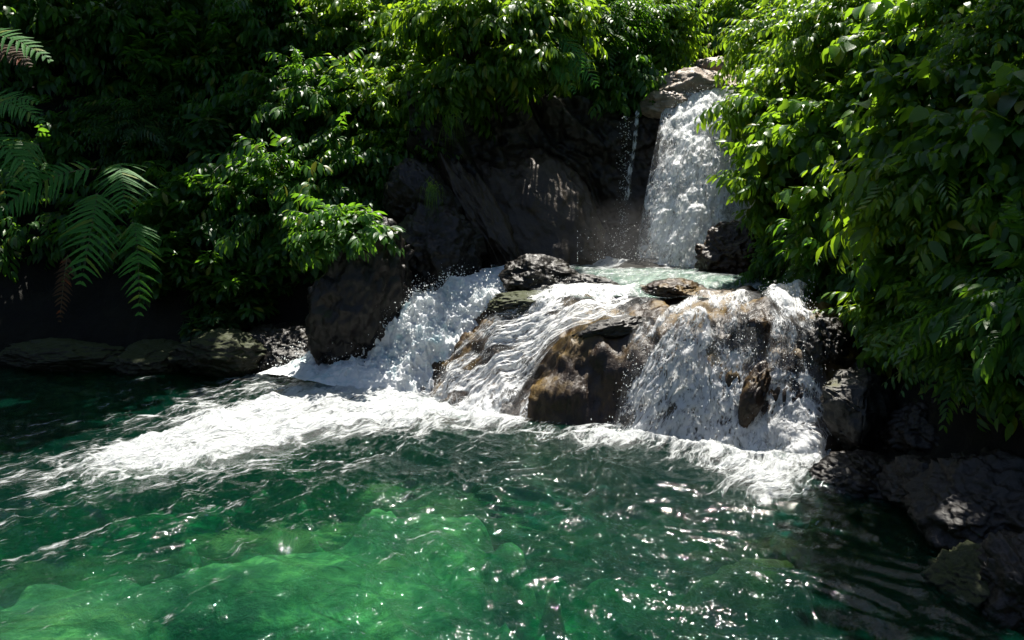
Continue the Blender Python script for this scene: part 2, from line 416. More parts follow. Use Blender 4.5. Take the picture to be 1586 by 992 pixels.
def rock_h(x, y):
    z = rock_h0(x, y)
    q = (z*2.2+x*.55+y*.25)*2.2+.9*fbm(x*1.1, y*1.1, 6, 3); q = q-np.floor(q)
    n = .12*ridge(x*1.4+.4*y, y*1.4-.5*x, 3.3, 3)+.05*fbm(x*3.5, y*3.5, 1.7, 4)+.05*np.minimum(q/.75, (1-q)/.25)-.03
    return z+n-.05-.11*sstep(8.9, 9.7, y)
def rock_hs(x, y): return rock_h0(x, y)+.13*ridge(x*1.7+.4*y, y*1.7-.5*x, 3.3, 2)+.03-.12*sstep(8.9, 9.7, y)
rx = np.arange(-2.7, 4.0, .03); ry = np.arange(7.0, 11.6, .03)
RX, RY = np.meshgrid(rx, ry, indexing='ij'); RZ = rock_h(RX, RY)
RV = np.stack([RX, RY, RZ], -1)
# push out along the slope so the steep fronts get ledges and knobs too
gu = np.gradient(RV, axis=0); gv = np.gradient(RV, axis=1); N = np.cross(gu, gv); N /= np.linalg.norm(N, axis=-1, keepdims=True)
pf = RV*3.0
RV = RV+N*(.055*facet(pf[...,0]*.55+pf[...,2]*.4, pf[...,1]*.6, pf[...,2]*.9, 3)+.012*facet(pf[...,0]*2.6, pf[...,1]*2.6, pf[...,2]*3.4, 5)+.018*fbm(pf[...,0]*5, pf[...,1]*5, pf[...,2]*5, 4, .6)+.03*fbm(pf[...,0], pf[...,1], pf[...,2]*1.6, 4)+.03*ridge(pf[...,0]*.9+pf[...,2], pf[...,1]*.9, pf[...,2]*1.1, 3))[...,None]
me = mesh_np('cascade_ledge', RV.reshape(-1,3), grid_faces(len(rx), len(ry)), M['brown_rock'])
tag(link('cascade_ledge', me), 'broad brown wet rock ledge under the lacy cascades at the middle of the stream', 'rock')

# ------------------------------------------------------------------ rocks
def ico(sub):
    import bmesh
    bm = bmesh.new(); bmesh.ops.create_icosphere(bm, subdivisions=sub, radius=1.0)
    V = np.array([v.co[:] for v in bm.verts]); Fc = np.array([[v.index for v in f.verts] for f in bm.faces]); bm.free()
    return V, Fc
ICO5 = ico(6); ICO4 = ico(5)
def rotm(rx_, ry_, rz_):
    cx, sx, cy, sy, cz, sz = math.cos(rx_), math.sin(rx_), math.cos(ry_), math.sin(ry_), math.cos(rz_), math.sin(rz_)
    return np.array([[cz,-sz,0],[sz,cz,0],[0,0,1]])@np.array([[cy,0,sy],[0,1,0],[-sy,0,cy]])@np.array([[1,0,0],[0,cx,-sx],[0,sx,cx]])
def rock(u, v, Y, ru, rv, rd, mat, seed, label, name='boulder', nf=14, rot=(0,0,0), group=None, rough=1.0, big=True, cat='boulder'):
    c = P(u, v, Y); s = Y/F; sz = np.array([ru*s, rd, rv*s])
    V, Fc = ICO5 if big else ICO4
    r0 = np.random.default_rng(seed)
    pn = r0.normal(size=(nf,3)); pn /= np.linalg.norm(pn, axis=1, keepdims=True); pd = r0.uniform(.72, 1.0, nf)
    dt = V@pn.T; q = np.where(dt > .05, pd/np.maximum(dt, .05), 9.)
    q = np.minimum(q, 1.15)
    r = -np.log(np.exp(-45*q).sum(1)+np.exp(-45*1.12))/45
    W = V*r[:,None]
    o = seed*3.7
    st_ = (W[:,0]*.5+W[:,2]*.9+W[:,1]*.3)*4+o+.8*fbm(W[:,0]*1.5+o, W[:,1]*1.5, W[:,2]*1.5, 3); st_ = st_-np.floor(st_)
    W = W+V*(.10*facet(W[:,0]*2.2+o, W[:,1]*2.2, W[:,2]*2.2+.6*W[:,0], seed)+.045*facet(W[:,0]*6+o, W[:,1]*6, W[:,2]*6, seed+1)+.08*fbm(W[:,0]*2+o, W[:,1]*2, W[:,2]*2, 4)+.05*ridge(W[:,0]*4+o, W[:,1]*4, W[:,2]*5, 4)+.010*np.minimum(st_/.8, (1-st_)/.2)+.03*fbm(W[:,0]*12, W[:,1]*12+o, W[:,2]*12, 4, .6))[:,None]*rough
    W = (W*sz)@rotm(*rot).T
    base = W[:,2].min()
    me = mesh_np(name, W-np.array([0,0,base]), Fc, M[mat])
    ob = link(name, me); ob.location = tuple(c+np.array([0,0,base]))
    return tag(ob, label, cat, group)
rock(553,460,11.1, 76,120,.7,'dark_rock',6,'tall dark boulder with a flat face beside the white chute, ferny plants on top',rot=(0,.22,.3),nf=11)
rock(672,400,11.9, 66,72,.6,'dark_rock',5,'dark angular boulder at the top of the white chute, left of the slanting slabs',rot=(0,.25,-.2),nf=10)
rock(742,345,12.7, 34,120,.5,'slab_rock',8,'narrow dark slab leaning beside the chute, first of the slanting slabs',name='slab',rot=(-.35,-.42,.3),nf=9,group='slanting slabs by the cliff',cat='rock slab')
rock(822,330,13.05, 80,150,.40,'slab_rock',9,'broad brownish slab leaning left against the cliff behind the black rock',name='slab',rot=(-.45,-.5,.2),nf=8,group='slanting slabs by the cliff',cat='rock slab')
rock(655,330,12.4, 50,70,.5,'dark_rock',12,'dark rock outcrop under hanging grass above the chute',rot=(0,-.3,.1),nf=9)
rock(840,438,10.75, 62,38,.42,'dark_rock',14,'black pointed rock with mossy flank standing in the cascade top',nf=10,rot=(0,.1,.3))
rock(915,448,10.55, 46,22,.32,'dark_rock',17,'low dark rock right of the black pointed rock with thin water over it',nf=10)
rock(1045,452,10.3, 44,18,.35,'brown_rock',19,'flat brown rock breaking the water in the middle of the ledge top',nf=10)
rock(830,474,10.2, 80,20,.4,'moss_rock',27,'low yellow mossy rock in front of the black pointed rock',nf=9)
rock(1135,392,11.6, 50,42,.5,'brown_rock',21,'brown boulder at the foot of the main waterfall beside right bank leaves',nf=9,rot=(0,-.2,.4))
rock(345,548,11.3, 72,34,.5,'moss_rock',23,'rounded mossy boulder at the dark left waterline, larger of the two',nf=9)
rock(238,558,11.6, 60,28,.45,'moss_rock',25,'low mossy boulder at the dark left waterline, smaller of the two',nf=9)
rock(445,545,11.5, 60,45,.5,'dark_rock',26,'dark rock between the mossy boulder and the tall dark boulder',nf=10)
rock(110,556,11.7, 105,28,.45,'moss_rock',29,'long dark mossy rock at the far left waterline below the ferns',nf=10)
def hull_rock(pts, mat, seed, label, name='boulder', cat='boulder'):
    import bmesh
    p = np.array([P(*q) for q in pts]); b = np.array([*p.mean(0)[:2], p[:,2].min()])
    bm = bmesh.new(); [bm.verts.new(tuple(q-b)) for q in p]
    bmesh.ops.convex_hull(bm, input=bm.verts[:]); bmesh.ops.delete(bm, geom=[v for v in bm.verts if not v.link_faces], context='VERTS')
    bmesh.ops.bevel(bm, geom=bm.edges[:], offset=.018, segments=2, affect='EDGES')
    bmesh.ops.triangulate(bm, faces=bm.faces[:])
    for _ in range(7):
        es = [e for e in bm.edges if e.calc_length() > .035]
        if not es: break
        bmesh.ops.subdivide_edges(bm, edges=es, cuts=1); bmesh.ops.triangulate(bm, faces=bm.faces[:])
    bm.normal_update()
    V = np.array([v.co[:] for v in bm.verts]); N_ = np.array([v.normal[:] for v in bm.verts]); Fc = np.array([[v.index for v in f.verts] for f in bm.faces]); bm.free()
    V = V+N_*(.035*fbm(V[:,0]*4+seed, V[:,1]*4, V[:,2]*4, 4)+.03*facet(V[:,0]*5+seed, V[:,1]*3, V[:,2]*3, seed)+.012*fbm(V[:,0]*18, V[:,1]*18, V[:,2]*6, 3))[:,None]
    o = link(name, mesh_np(name, V, Fc, M[mat])); o.location = tuple(b); return tag(o, label, cat)
hull_rock([(1270,598,7.55),(1280,648,7.5),(1332,694,7.3),(1300,572,7.85),(1345,553,8.1),(1378,562,8.1),(1408,632,7.6),(1345,600,7.4),(1400,705,7.9),(1290,705,8.1),(1420,650,8.2),(1340,640,7.25)],
          'grey_rock', 31, 'grey angular boulder with a sloping top beside the right cascade')
rock(955,508,9.22, 58,15,.22,'dark_rock',63,'low black rock ridge on the ledge above the golden brown face',nf=10,rot=(0,-.22,0),big=False)
rock(1168,612,7.98, 20,52,.16,'brown_rock',61,'brown rock rib poking through the water between the curtain and the right cascade',nf=9,rot=(0,.35,0),big=False)
rock(1268,540,8.3, 40,52,.35,'dark_rock',33,'dark wet rock at the right edge of the right cascade under leaves',nf=10)
rock(1450,665,7.3, 75,62,.5,'dark_rock',35,'dark wet rock behind the grey angular boulder under the leaves',nf=9)
rock(1340,745,6.9, 75,40,.4,'dark_rock',37,'low black rock at the waterline below the grey angular boulder',nf=11)
rock(1530,795,5.7, 105,85,.6,'dark_rock',39,'large dark wet boulder at the right edge of the pool',nf=10,rough=1.0)
rock(1500,900,5.0, 62,52,.3,'moss_rock',42,'mossy lumpy rock at the waterline below the large dark wet boulder',nf=10,rough=1.0)
rock(1590,930,4.7, 70,90,.4,'dark_rock',43,'dark rock in the shaded bottom corner of the pool',nf=12,rough=1.4)
rock(1430,760,6.3, 55,45,.4,'dark_rock',45,'black wet rock between the low black rock and the large dark wet boulder',nf=10)
# rocks on top of the falls
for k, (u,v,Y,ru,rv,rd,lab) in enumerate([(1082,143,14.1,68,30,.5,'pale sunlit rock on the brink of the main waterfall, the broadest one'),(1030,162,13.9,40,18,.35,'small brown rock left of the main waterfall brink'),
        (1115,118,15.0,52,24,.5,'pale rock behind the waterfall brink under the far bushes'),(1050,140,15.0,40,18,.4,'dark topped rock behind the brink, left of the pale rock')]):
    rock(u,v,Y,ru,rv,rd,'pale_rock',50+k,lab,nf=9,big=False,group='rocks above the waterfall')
# cliff
def cliff():
    pl = np.array([(-1.6,12.6),(-0.4,13.1),(0.8,13.55),(1.9,13.75),(3.0,13.8),(4.0,13.7),(4.8,13.2)])
    n = 220; m = 150
    t = np.linspace(0, len(pl)-1, n); k = np.minimum(t.astype(int), len(pl)-2); f = (t-k)[:,None]
    base = pl[k]*(1-f)+pl[k+1]*f
    s = np.linspace(0, 1, m)
    H = 3.05+.25*fbm(t*1.3, 0, 0, 3)
    X = np.repeat(base[:,0:1], m, 1); z = 1.0+H[:,None]*np.minimum(s/.82, 1)[None,:]
    back = .22*(s/.82)**2*1.0+np.clip((s-.80)/.2, 0, 1)**1.4*1.3
    Y = base[:,1:2]+back[None,:]
    z = z-np.clip((s-.9)/.1, 0, 1)[None,:]*.1
    # slanting strata
    q = (X*.85+z*.62)*1.5+.35*fbm(X, z, 0, 3); saw = q-np.floor(q)
    D = .30*np.where(saw < .85, saw/.85, (1-saw)/.15)*(1-sstep(1.2, 2.0, X))+.16*fbm(X*1.4, z*1.4, 5, 4)+.05*ridge(X*4, z*4, 2, 4)
    D = D*1.1+.13*facet(X*1.8+z*.8, z*1.5, Y*1.5, 2)+.05*facet(X*5+z*2, z*4, Y*3, 4)+.05*fbm(X*9, z*9, 1, 4, .6)
    Y = Y-D*np.where(s < .85, 1, 1-(s-.85)/.15)[None,:]
    V = np.stack([X, Y, z], -1)
    V[:,:,2] += (np.clip((s-.8)/.2,0,1)[None,:]*.12*fbm(X*3, Y*3, 1, 3))
    me = mesh_np('cliff', V.reshape(-1,3), grid_faces(n, m)[:, ::-1], M['cliff_rock'])
    tag(link('cliff', me), 'dark wet rock cliff behind and left of the main waterfall', 'cliff')
cliff()

# ------------------------------------------------------------------ water surfaces
def dseg(px, py, poly):
    d = np.full(px.shape, 1e9); ins = np.zeros(px.shape, bool)
    for i in range(len(poly)):
        x1, y1 = poly[i]; x2, y2 = poly[(i+1) % len(poly)]
        vx, vy = x2-x1, y2-y1; t = np.clip(((px-x1)*vx+(py-y1)*vy)/(vx*vx+vy*vy+1e-12), 0, 1)
        d = np.minimum(d, np.hypot(px-x1-t*vx, py-y1-t*vy))
        ins ^= ((y1 > py) != (y2 > py)) & (px < (x2-x1)*(py-y1)/((y2-y1)+1e-12)+x1)
    return np.where(ins, d, -d)
def pz(l, z=0.0): return [tuple(PZ(u, v, z)[:2]) for u, v in l]
FOAM_A = pz([(70,742),(160,695),(330,645),(470,600),(560,585),(625,612),(720,640),(800,656),(850,668),(720,664),(600,676),(500,696),(400,712),(260,745),(90,762)])
FOAM_B = pz([(840,678),(910,660),(1000,668),(1150,700),(1275,718),(1265,735),(1215,765),(1150,758),(1105,722),(1020,703),(900,694)])
FOAM_C = pz([(330,585),(480,575),(560,590),(470,612),(340,645),(240,650)])
def foam_density(x, y):
    w = .22*fbm(x*1.1, y*1.1, 8, 3)
    dA = dseg(x, y, FOAM_A)+w; dB = dseg(x, y, FOAM_B)+w*.6; dC = dseg(x, y, FOAM_C)+w
    a = .18+.82*sstep(-.25, .45, dA)
    a = np.where(dA < 0, .32*np.exp(dA/1.7)+np.maximum(.0, a-.18)*1.0, a)
    b = np.where(dB < 0, .30*np.exp(dB/.45)+.7*sstep(-.2, 0, dB)*.3, .55+.35*sstep(0, .3, dB))
    c = np.where(dC < 0, .25*np.exp(dC/.5), .42+.1*sstep(0, .4, dC))
    return np.clip(np.maximum(np.maximum(a, b), c), 0, 1)
def wave_z(x, y):
    c, s = math.cos(R(-35)), math.sin(R(-35))
    p = x*c+y*s; q = -x*s+y*c
    wx = p+.25*fbm(x*.9, y*.9, 1, 2); wy = q+.25*fbm(x*.9, y*.9, 5, 2)
    z = .026*ridge(wx*.9, wy*2.0, 0, 2)+.020*ridge(wx*2.0, wy*4.2, 3, 2)+.011*ridge(wx*4.2, wy*8, 7, 2)+.0045*ridge(wx*7+.4*fbm(x*3,y*3,1,2), wy*13, 4, 2)+.0015*ridge(x*15+p, y*22, 2, 2)
    calm = 1.5*(.55+.45*sstep(-6.5, -3, x+.3*(y-8)))
    return z*calm
wx_ = np.arange(-9.0, 4.6, .024); wy_ = np.concatenate([np.arange(3.2, 7.5, .02), np.arange(7.5, 12.3, .035)])
WX, WY = np.meshgrid(wx_, wy_, indexing='ij'); DEN = foam_density(WX, WY)
WZ = wave_z(WX, WY)*(1-.35*DEN)
nxw, nyw = len(wx_), len(wy_)
rim = np.r_[np.arange(nxw)*nyw, (nxw-1)*nyw+np.arange(1, nyw), np.arange(nxw-2, -1, -1)*nyw+nyw-1, np.arange(nyw-2, 0, -1)]
TV = np.stack([WX, WY, WZ], -1).reshape(-1,3); LV = TV[rim].copy(); LV[:,2] = -3.0
lo = len(TV)+np.arange(len(rim)); nx_ = np.roll(np.arange(len(rim)), -1)
sk = np.stack([rim, lo, lo[nx_], rim[nx_]], 1)
cb = len(TV)+len(LV); BV = np.array([[-2.2, 7.7, -3.0]])
bt = np.stack([lo, np.full(len(rim), cb), lo[nx_]], 1)
me = mesh_np('water', np.concatenate([TV, LV, BV]), [grid_faces(nxw, nyw), sk, bt], M['water'])
tag(link('water', me), kind='structure')
# outer ring of calm water, butted to the detailed sheet
def flat(name, x0, x1, y0, y1, z, mat):
    me = mesh_np(name, [(x0,y0,z),(x1,y0,z),(x1,y1,z),(x0,y1,z)], np.array([[0,1,2,3]]), mat); return tag(link(name, me), kind='structure')
flat('water', -18, -9.0, -6, 12.3, 0, M['upwater']); flat('water', -9.0, 6, -6, 3.2, 0, M['upwater'])
# foam sheet
sel = DEN > .06
FZ = WZ+.012+.11*sstep(.35, 1.0, DEN)*(.6+.5*fbm(WX*2.2, WY*2.2, 3, 4)+.35*ridge(WX*5, WY*5, 1, 3)+.22*ridge(WX*13, WY*13, 6, 3))
fx = grid_faces(len(wx_), len(wy_)); keep = sel.ravel()[fx].all(1)
used, inv = np.unique(fx[keep], return_inverse=True)
me = mesh_np('foam', np.stack([WX, WY, FZ], -1).reshape(-1,3)[used], inv.reshape(-1,4), M['foam'], attrs={'dens': DEN.ravel()[used]})
tag(link('foam', me), 'white foam spreading over the green pool below the cascades', 'foam', kind='stuff')
# upper pool
ux = np.arange(-1.4, 4.4, .04); uy = np.arange(9.9, 13.9, .04); UX, UY = np.meshgrid(ux, uy, indexing='ij')
UZ = 1.47+.03*ridge(UX*2, UY*2.5, 3, 3)-.16*sstep(10.9, 10.0, UY)
UP = pz([(745,404),(1000,398),(1250,398),(1250,462),(1000,452),(860,448),(805,428),(765,420)], 1.47)
UK = (dseg(UX, UY, UP) > 0).ravel(); uf = grid_faces(len(ux), len(uy)); uf = uf[UK[uf].all(1)]
uu, ui = np.unique(uf, return_inverse=True); ui = ui.reshape(-1,4)
me = mesh_np('water', np.stack([UX, UY, UZ], -1).reshape(-1,3)[uu], ui, M['upwater'])
tag(link('water', me), kind='structure')
UFD = .48+.75*sstep(11.8, 12.7, UY)*sstep(.6,1.8,UX)+.25*sstep(.6, -.6, UX)+.25*sstep(12.6,13.2,UY)
UFD = np.clip(UFD, 0, 1)
me = mesh_np('foam', np.stack([UX, UY, UZ+.012+.10*sstep(.6,1.1,UFD)*(.5+fbm(UX*4,UY*4,1,3))], -1).reshape(-1,3)[uu], ui, M['foam'], attrs={'dens': UFD.ravel()[uu]})
tag(link('foam', me), 'white foam on the narrow upper pool at the foot of the main waterfall', 'foam', kind='stuff')
# stream above the brink
flat('water', 2.2, 4.6, 13.95, 18.6, 4.12, M['upwater'])

# ------------------------------------------------------------------ falling water
def polyl(pts, n):
    pts = np.array(pts, float); s = np.r_[0, np.cumsum(np.linalg.norm(np.diff(pts, axis=0), axis=1))]
    t = np.linspace(0, s[-1], n); return np.stack([np.interp(t, s, pts[:,i]) for i in range(pts.shape[1])], 1)
def catmull(rows, n):
    rows = np.array(rows); k = len(rows); out = []
    ts = np.linspace(0, k-1, n)
    for t in ts:
        i = min(int(t), k-2); f = t-i
        p0 = rows[max(i-1,0)]; p1 = rows[i]; p2 = rows[i+1]; p3 = rows[min(i+2,k-1)]
        out.append(.5*((2*p1)+(-p0+p2)*f+(2*p0-5*p1+4*p2-p3)*f*f+(-p0+3*p1-3*p2+p3)*f**3))
    return np.array(out)
def sheet(name, rows, parent, mat, cov, nu=110, nv=200, drape=None, off=.04, bul=.05, seed=0, sharp=1.0):
    """rows: polylines across the flow from top to bottom (pixel,depth -> 3-D).  drape: height function the sheet lies on"""
    rws = [polyl([P(*p) for p in r], nu) for r in rows]
    G = catmull(rws, nv)                       # (nv, nu, 3)
    if drape is not None:
        h = drape(G[...,0], G[...,1]); G[...,2] = np.maximum(h+off, -.03)
    # equalise spacing along the flow
    for _ in range(1):
        L = np.linalg.norm(np.diff(G, axis=0), axis=2); S = np.concatenate([np.zeros((1,nu)), np.cumsum(L, 0)], 0)
        for j in range(nu):
            t = np.linspace(0, S[-1,j], nv); G[:,j] = np.stack([np.interp(t, S[:,j], G[:,j,i]) for i in range(3)], 1)
    L = np.linalg.norm(np.diff(G, axis=0), axis=2); S = np.concatenate([np.zeros((1,nu)), np.cumsum(L, 0)], 0)
    wid = np.linalg.norm(np.diff(G, axis=1), axis=2).sum(1).mean()
    U = np.linspace(0, wid, nu)[None,:]+0*S
    gu = np.gradient(G, axis=0); gv = np.gradient(G, axis=1); N = np.cross(gu, gv); N /= np.linalg.norm(N, axis=-1, keepdims=True)+1e-9
    N = np.where((N[...,1:2] > 0) & (np.abs(N[...,2:3]) < .95), -N, N); N = np.where((N[...,2:3] < -.3), -N, N)
    o = seed*13.1
    d = bul*(.7*ridge(U*4+o, S*2.2, seed, 3)+.9*fbm(U*8+o, S*5, seed+2, 4))+bul*.6
    a = np.linspace(0, 1, nu)[None,:]; b = np.linspace(0, 1, nv)[:,None]
    edge = np.minimum(np.minimum(a, 1-a)*6, 1); endb = np.minimum(b*8, 1)
    G = G+N*(d*edge*endb)[...,None]
    rag = np.clip(np.minimum(a,1-a)*5*(1+1.5*fbm(U*2+o, S*3, seed, 3)), 0, 1)
    C = cov(a+0*b, b+0*a, U, S)+(rag-1)*.55*sharp
    me = mesh_np(name, G.reshape(-1,3), grid_faces(nv, nu), mat, attrs={'cov': C.ravel()}, uv=np.stack([U+o, S], -1).reshape(-1,2))
    if parent is not None: me.transform(parent_inv(parent))
    ob = link(name, me, parent)
    return ob, G, N, C
from mathutils import Matrix, Vector
def parent_inv(p): return Matrix.Translation(-p.location)

OCT = np.array([(1,0,0),(-1,0,0),(0,1,0),(0,-1,0),(0,0,1),(0,0,-1)], float)
OCTF = np.array([(0,2,4),(2,1,4),(1,3,4),(3,0,4),(2,0,5),(1,2,5),(3,1,5),(0,3,5)])
def droplets(name, pts, sizes, parent, stretch=None, seed=0):
    n = len(pts); st = np.ones((n,3)) if stretch is None else stretch
    V = (OCT[None]*(sizes[:,None,None])*st[:,None,:]+pts[:,None,:]).reshape(-1,3)
    Fc = (OCTF[None]+np.arange(n)[:,None,None]*6).reshape(-1,3)
    me = mesh_np(name, V, Fc, M['drop'])
    if parent is not None: me.transform(parent_inv(parent))
    o = link(name, me, parent); o['kind'] = 'stuff'; return o
def spray_from(G, N, n, seed, amt=.15, smin=.003, smax=.011, stretch=(1,1,2.0), w=None):
    r = np.random.default_rng(seed); nv, nu = G.shape[:2]
    pr = None if w is None else (w.ravel()/w.sum())
    k = r.choice(nv*nu, n, p=pr)
    p = G.reshape(-1,3)[k]+N.reshape(-1,3)[k]*np.abs(r.normal(0, amt, n))[:,None]+r.normal(0, .04, (n,3))
    s = smin+(smax-smin)*r.random(n)**3
    return p, s, np.ones((n,3))*np.array(stretch)[None]

# main waterfall: strands pour over the brink, two layers
wf = empty('waterfall', P(1070,405,12.9), 'tall lacy main waterfall pouring down the dark cliff at the back', 'waterfall')
rowsA = [[(1032,150,14.3),(1075,138,14.4),(1140,128,14.4)], [(1026,168,13.65),(1080,150,13.65),(1150,136,13.65)], [(1016,220,13.15),(1080,215,13.1),(1165,205,13.15)],
         [(1000,300,12.8),(1075,300,12.72),(1172,300,12.8)], [(982,412,12.45),(1070,415,12.32),(1175,412,12.5)]]
ob, GA, NA, _ = sheet('water_sheet', rowsA, wf, M['casc'], lambda a,b,U,S: .56-.10*np.abs(a-.55)+.12*sstep(.75,1,b)+.16*sstep(.25,.0,b)-.10*sstep(.25,.0,a)*sstep(.2,.6,b), 130, 240, bul=.045, seed=1)
rowsB = [[(1040,158,13.75),(1080,144,13.75),(1140,134,13.75)], [(1024,230,13.0),(1080,225,12.92),(1160,215,13.0)], [(1006,310,12.6),(1075,310,12.5),(1165,310,12.6)], [(986,412,12.3),(1070,415,12.15),(1165,412,12.3)]]
ob, GB, NB, _ = sheet('water_sheet', rowsB, wf, M['casc'], lambda a,b,U,S: .24+.12*b, 120, 220, bul=.06, seed=5)
p1, s1, st1 = spray_from(GB, NB, 4200, 3, .10, .0015, .006)
rr = np.random.default_rng(5)
p2 = np.array([P(u, v, 12.1+.6*rr.random()) for u, v in zip(1075+95*rr.normal(size=1500).clip(-1.9,1.9), 405-np.abs(rr.normal(0, 26, 1500)))])
droplets('spray', np.r_[p1,p2], np.r_[s1, .003+.006*rr.random(1500)**2], wf, np.r_[st1, np.ones((1500,3))])
# mist at the foot of the waterfall
V_, F_ = ICO4; mt = NT('mist'); pv = mt.n('ShaderNodeVolumePrincipled'); pv.inputs['Color'].default_value = (.95,.97,1,1); pv.inputs['Anisotropy'].default_value = .3
gd = mt.n('ShaderNodeVectorMath', operation='LENGTH'); mt.l(mt.mapping(mt.obj(), (1/1.6,1/.6,1/.85)), gd.inputs[0])
mt.l(mt.math('MULTIPLY', mt.mapr(gd.outputs['Value'], 1.0, .1), mt.math('MULTIPLY', mt.noise(mt.obj(), 2.0, 2), .16)), pv.inputs['Density'])
mt.l(pv.outputs[0], mt.out.inputs['Volume'])
mo = link('mist', mesh_np('mist', V_*np.array([1.6,.6,.85]), F_, mt.m)); mo.location = (1.9,12.0,1.85); tag(mo, 'thin mist drifting at the foot of the main waterfall', 'mist', kind='stuff')
# trickle
tr = empty('trickle', P(968,400,13.3), 'thin white trickle down the cliff left of the main waterfall', 'waterfall')
sheet('water_sheet', [[(987,170,13.9),(992,170,13.9)],[(983,180,13.62),(990,180,13.62)],[(979,230,13.42),(985,230,13.42)],[(971,270,13.35),(979,270,13.35)],[(967,310,13.3),(974,310,13.3)]], tr, M['casc'], lambda a,b,U,S: +.10+.30*np.sin(S*9)*np.sin(S*23+1)-.3*sstep(.2,.95,b), 24, 160, bul=.02, seed=9, sharp=.3)
pp = np.array([P(970-8*t+rr.normal(0,5), 180+225*t, 13.4-.25*t) for t in rr.random(420)])
droplets('spray', pp, .003+.008*rr.random(420)**2, tr)

# left white chute: thick churning water
ch = empty('chute', PZ(540,610,0), 'thick churning white chute rushing down between the tall dark boulder and the ledge', 'cascade')
rowsC = [[(735,412,11.9),(775,405,11.9),(830,402,11.9)], [(715,425,11.5),(765,425,11.25),(812,432,11.0)], [(672,446,11.3),(735,460,10.9),(800,474,10.4)],
         [(620,464,11.2),(680,484,10.8),(755,500,10.3)], [(560,505,11.15),(620,526,10.7),(700,556,10.15)], [(475,548,11.15),(550,572,10.65),(655,602,10.0)], [(380,584,11.0),(480,606,10.15),(608,630,9.85)]]
def churn(rows, name, parent, seed):
    nu, nv = 150, 260
    G = catmull([polyl([P(*p) for p in r], nu) for r in rows], nv)
    a = np.linspace(0,1,nu)[None,:]; b = np.linspace(0,1,nv)[:,None]
    dome = np.sin(np.pi*np.clip(a,0,1))**.5
    x, y, z = G[...,0], G[...,1], G[...,2]
    tall = sstep(.12, .45, b)*(1-sstep(.82, 1, b))
    lump = .16*fbm(x*2.6, y*2.6, z*2.6+seed, 3)+.10*ridge(x*5, y*5, z*5+seed, 3)+.05*ridge(x*13, y*13, z*13, 3)
    G[...,2] = np.maximum(z+.13*dome*sstep(.05,.35,b)-.07*(1-sstep(.1,.4,b))+lump*(.15+tall)*(.3+.7*dome), -.05)-(1-np.minimum(np.minimum(a,1-a)*10,1))*.22
    G[...,1] -= .6*lump*tall
    me = mesh_np(name, G.reshape(-1,3), grid_faces(nv, nu), M['churn']); me.transform(parent_inv(parent))
    link(name, me, parent); return G
GC = churn(rowsC, 'churning_water', ch, 4)
r5 = np.random.default_rng(15); kk = r5.integers(int(260*.3), int(260*.95), 5200); jj = (r5.random(5200)**1.6*150).astype(int)
pp = GC[kk, jj]+np.abs(r5.normal(0, .10, (5200,1)))*np.array([[0,-.25,1]])+r5.normal(0, .05, (5200,3))*np.array([[1.6,1,.5]])
droplets('spray', pp, .003+.010*r5.random(5200)**3, ch)

# the three lacy cascades over the ledge
def hsm(x, y): return rock_h(x, y)+.03
mid = empty('cascade', PZ(720,645,0), 'wide lacy cascade spreading down the left side of the brown ledge', 'cascade', 'lacy cascades over the ledge')
rowsM = [[(800,452,10.45),(880,446,10.4),(985,446,10.3)], [(770,482,9.95),(870,476,9.75),(1005,480,9.45)], [(705,520,9.95),(815,515,9.6),(965,512,9.15)],
         [(655,570,10.0),(757,570,9.55),(880,545,9.15)], [(615,605,10.1),(720,622,9.4),(828,600,9.05)], [(606,628,9.95),(705,655,9.15),(815,668,8.7)]]
ob, GM, NM, _ = sheet('water_sheet', rowsM, mid, M['casc_mid'], lambda a,b,U,S: .24+.10*sstep(.3,0,b)-.34*np.exp(-((a-.17)/.12)**2)-.25*sstep(.7,1,a)*sstep(.6,.3,b)*sstep(.15,.4,b)*sstep(.95,.6,b)+.22*sstep(.8,1,b), 170, 220, drape=rock_hs, off=.07, bul=.035, seed=11)
p1, s1, st1 = spray_from(GM, NM, 900, 31, .05, .002, .006, (1,1,1.4))
droplets('spray', p1, s1, mid, st1)
cur = empty('cascade', PZ(1040,690,0), 'lacy water curtain falling off the sunlit lip of the brown ledge', 'cascade', 'lacy cascades over the ledge')
rowsK = [[(960,500,9.35),(1050,470,9.5),(1185,462,9.4)], [(975,515,9.05),(1070,492,8.95),(1188,482,8.85)], [(970,535,8.75),(1070,522,8.55),(1185,505,8.4)], [(955,600,8.6),(1060,600,8.25),(1185,590,8.05)], [(915,680,8.5),(1050,698,8.05),(1200,718,7.72)]]
ob, GK, NK, _ = sheet('water_sheet', rowsK, cur, M['casc_fine'], lambda a,b,U,S: .16-.54*sstep(.36,.18,b)+.12*sstep(.5,.62,b)+.28*sstep(.8,1,b)-.12*sstep(.75,1,a), 180, 220, drape=rock_hs, off=.06, bul=.035, seed=17)
p1, s1, st1 = spray_from(GK[90:], NK[90:], 1000, 33, .04, .002, .006, (1,1,2.2))
droplets('spray', p1, s1, cur, st1)
rs = empty('cascade', PZ(1240,722,0), 'narrow shaded cascade on the right of the ledge beside the dark wet rock', 'cascade', 'lacy cascades over the ledge')
rowsR = [[(1180,470,9.2),(1215,474,9.1),(1252,482,8.9)], [(1182,490,8.6),(1222,492,8.5),(1255,494,8.4)], [(1192,540,8.25),(1232,540,8.15),(1270,545,8.05)], [(1160,640,7.98),(1225,640,7.9),(1285,640,7.8)], [(1130,718,7.75),(1215,728,7.6),(1292,728,7.5)]]
ob, GR, NR, _ = sheet('water_sheet', rowsR, rs, M['casc_fine'], lambda a,b,U,S: .20+.20*sstep(.7,1,b)+.12*np.exp(-((a-.55)/.2)**2), 110, 220, drape=rock_hs, off=.045, bul=.035, seed=23)
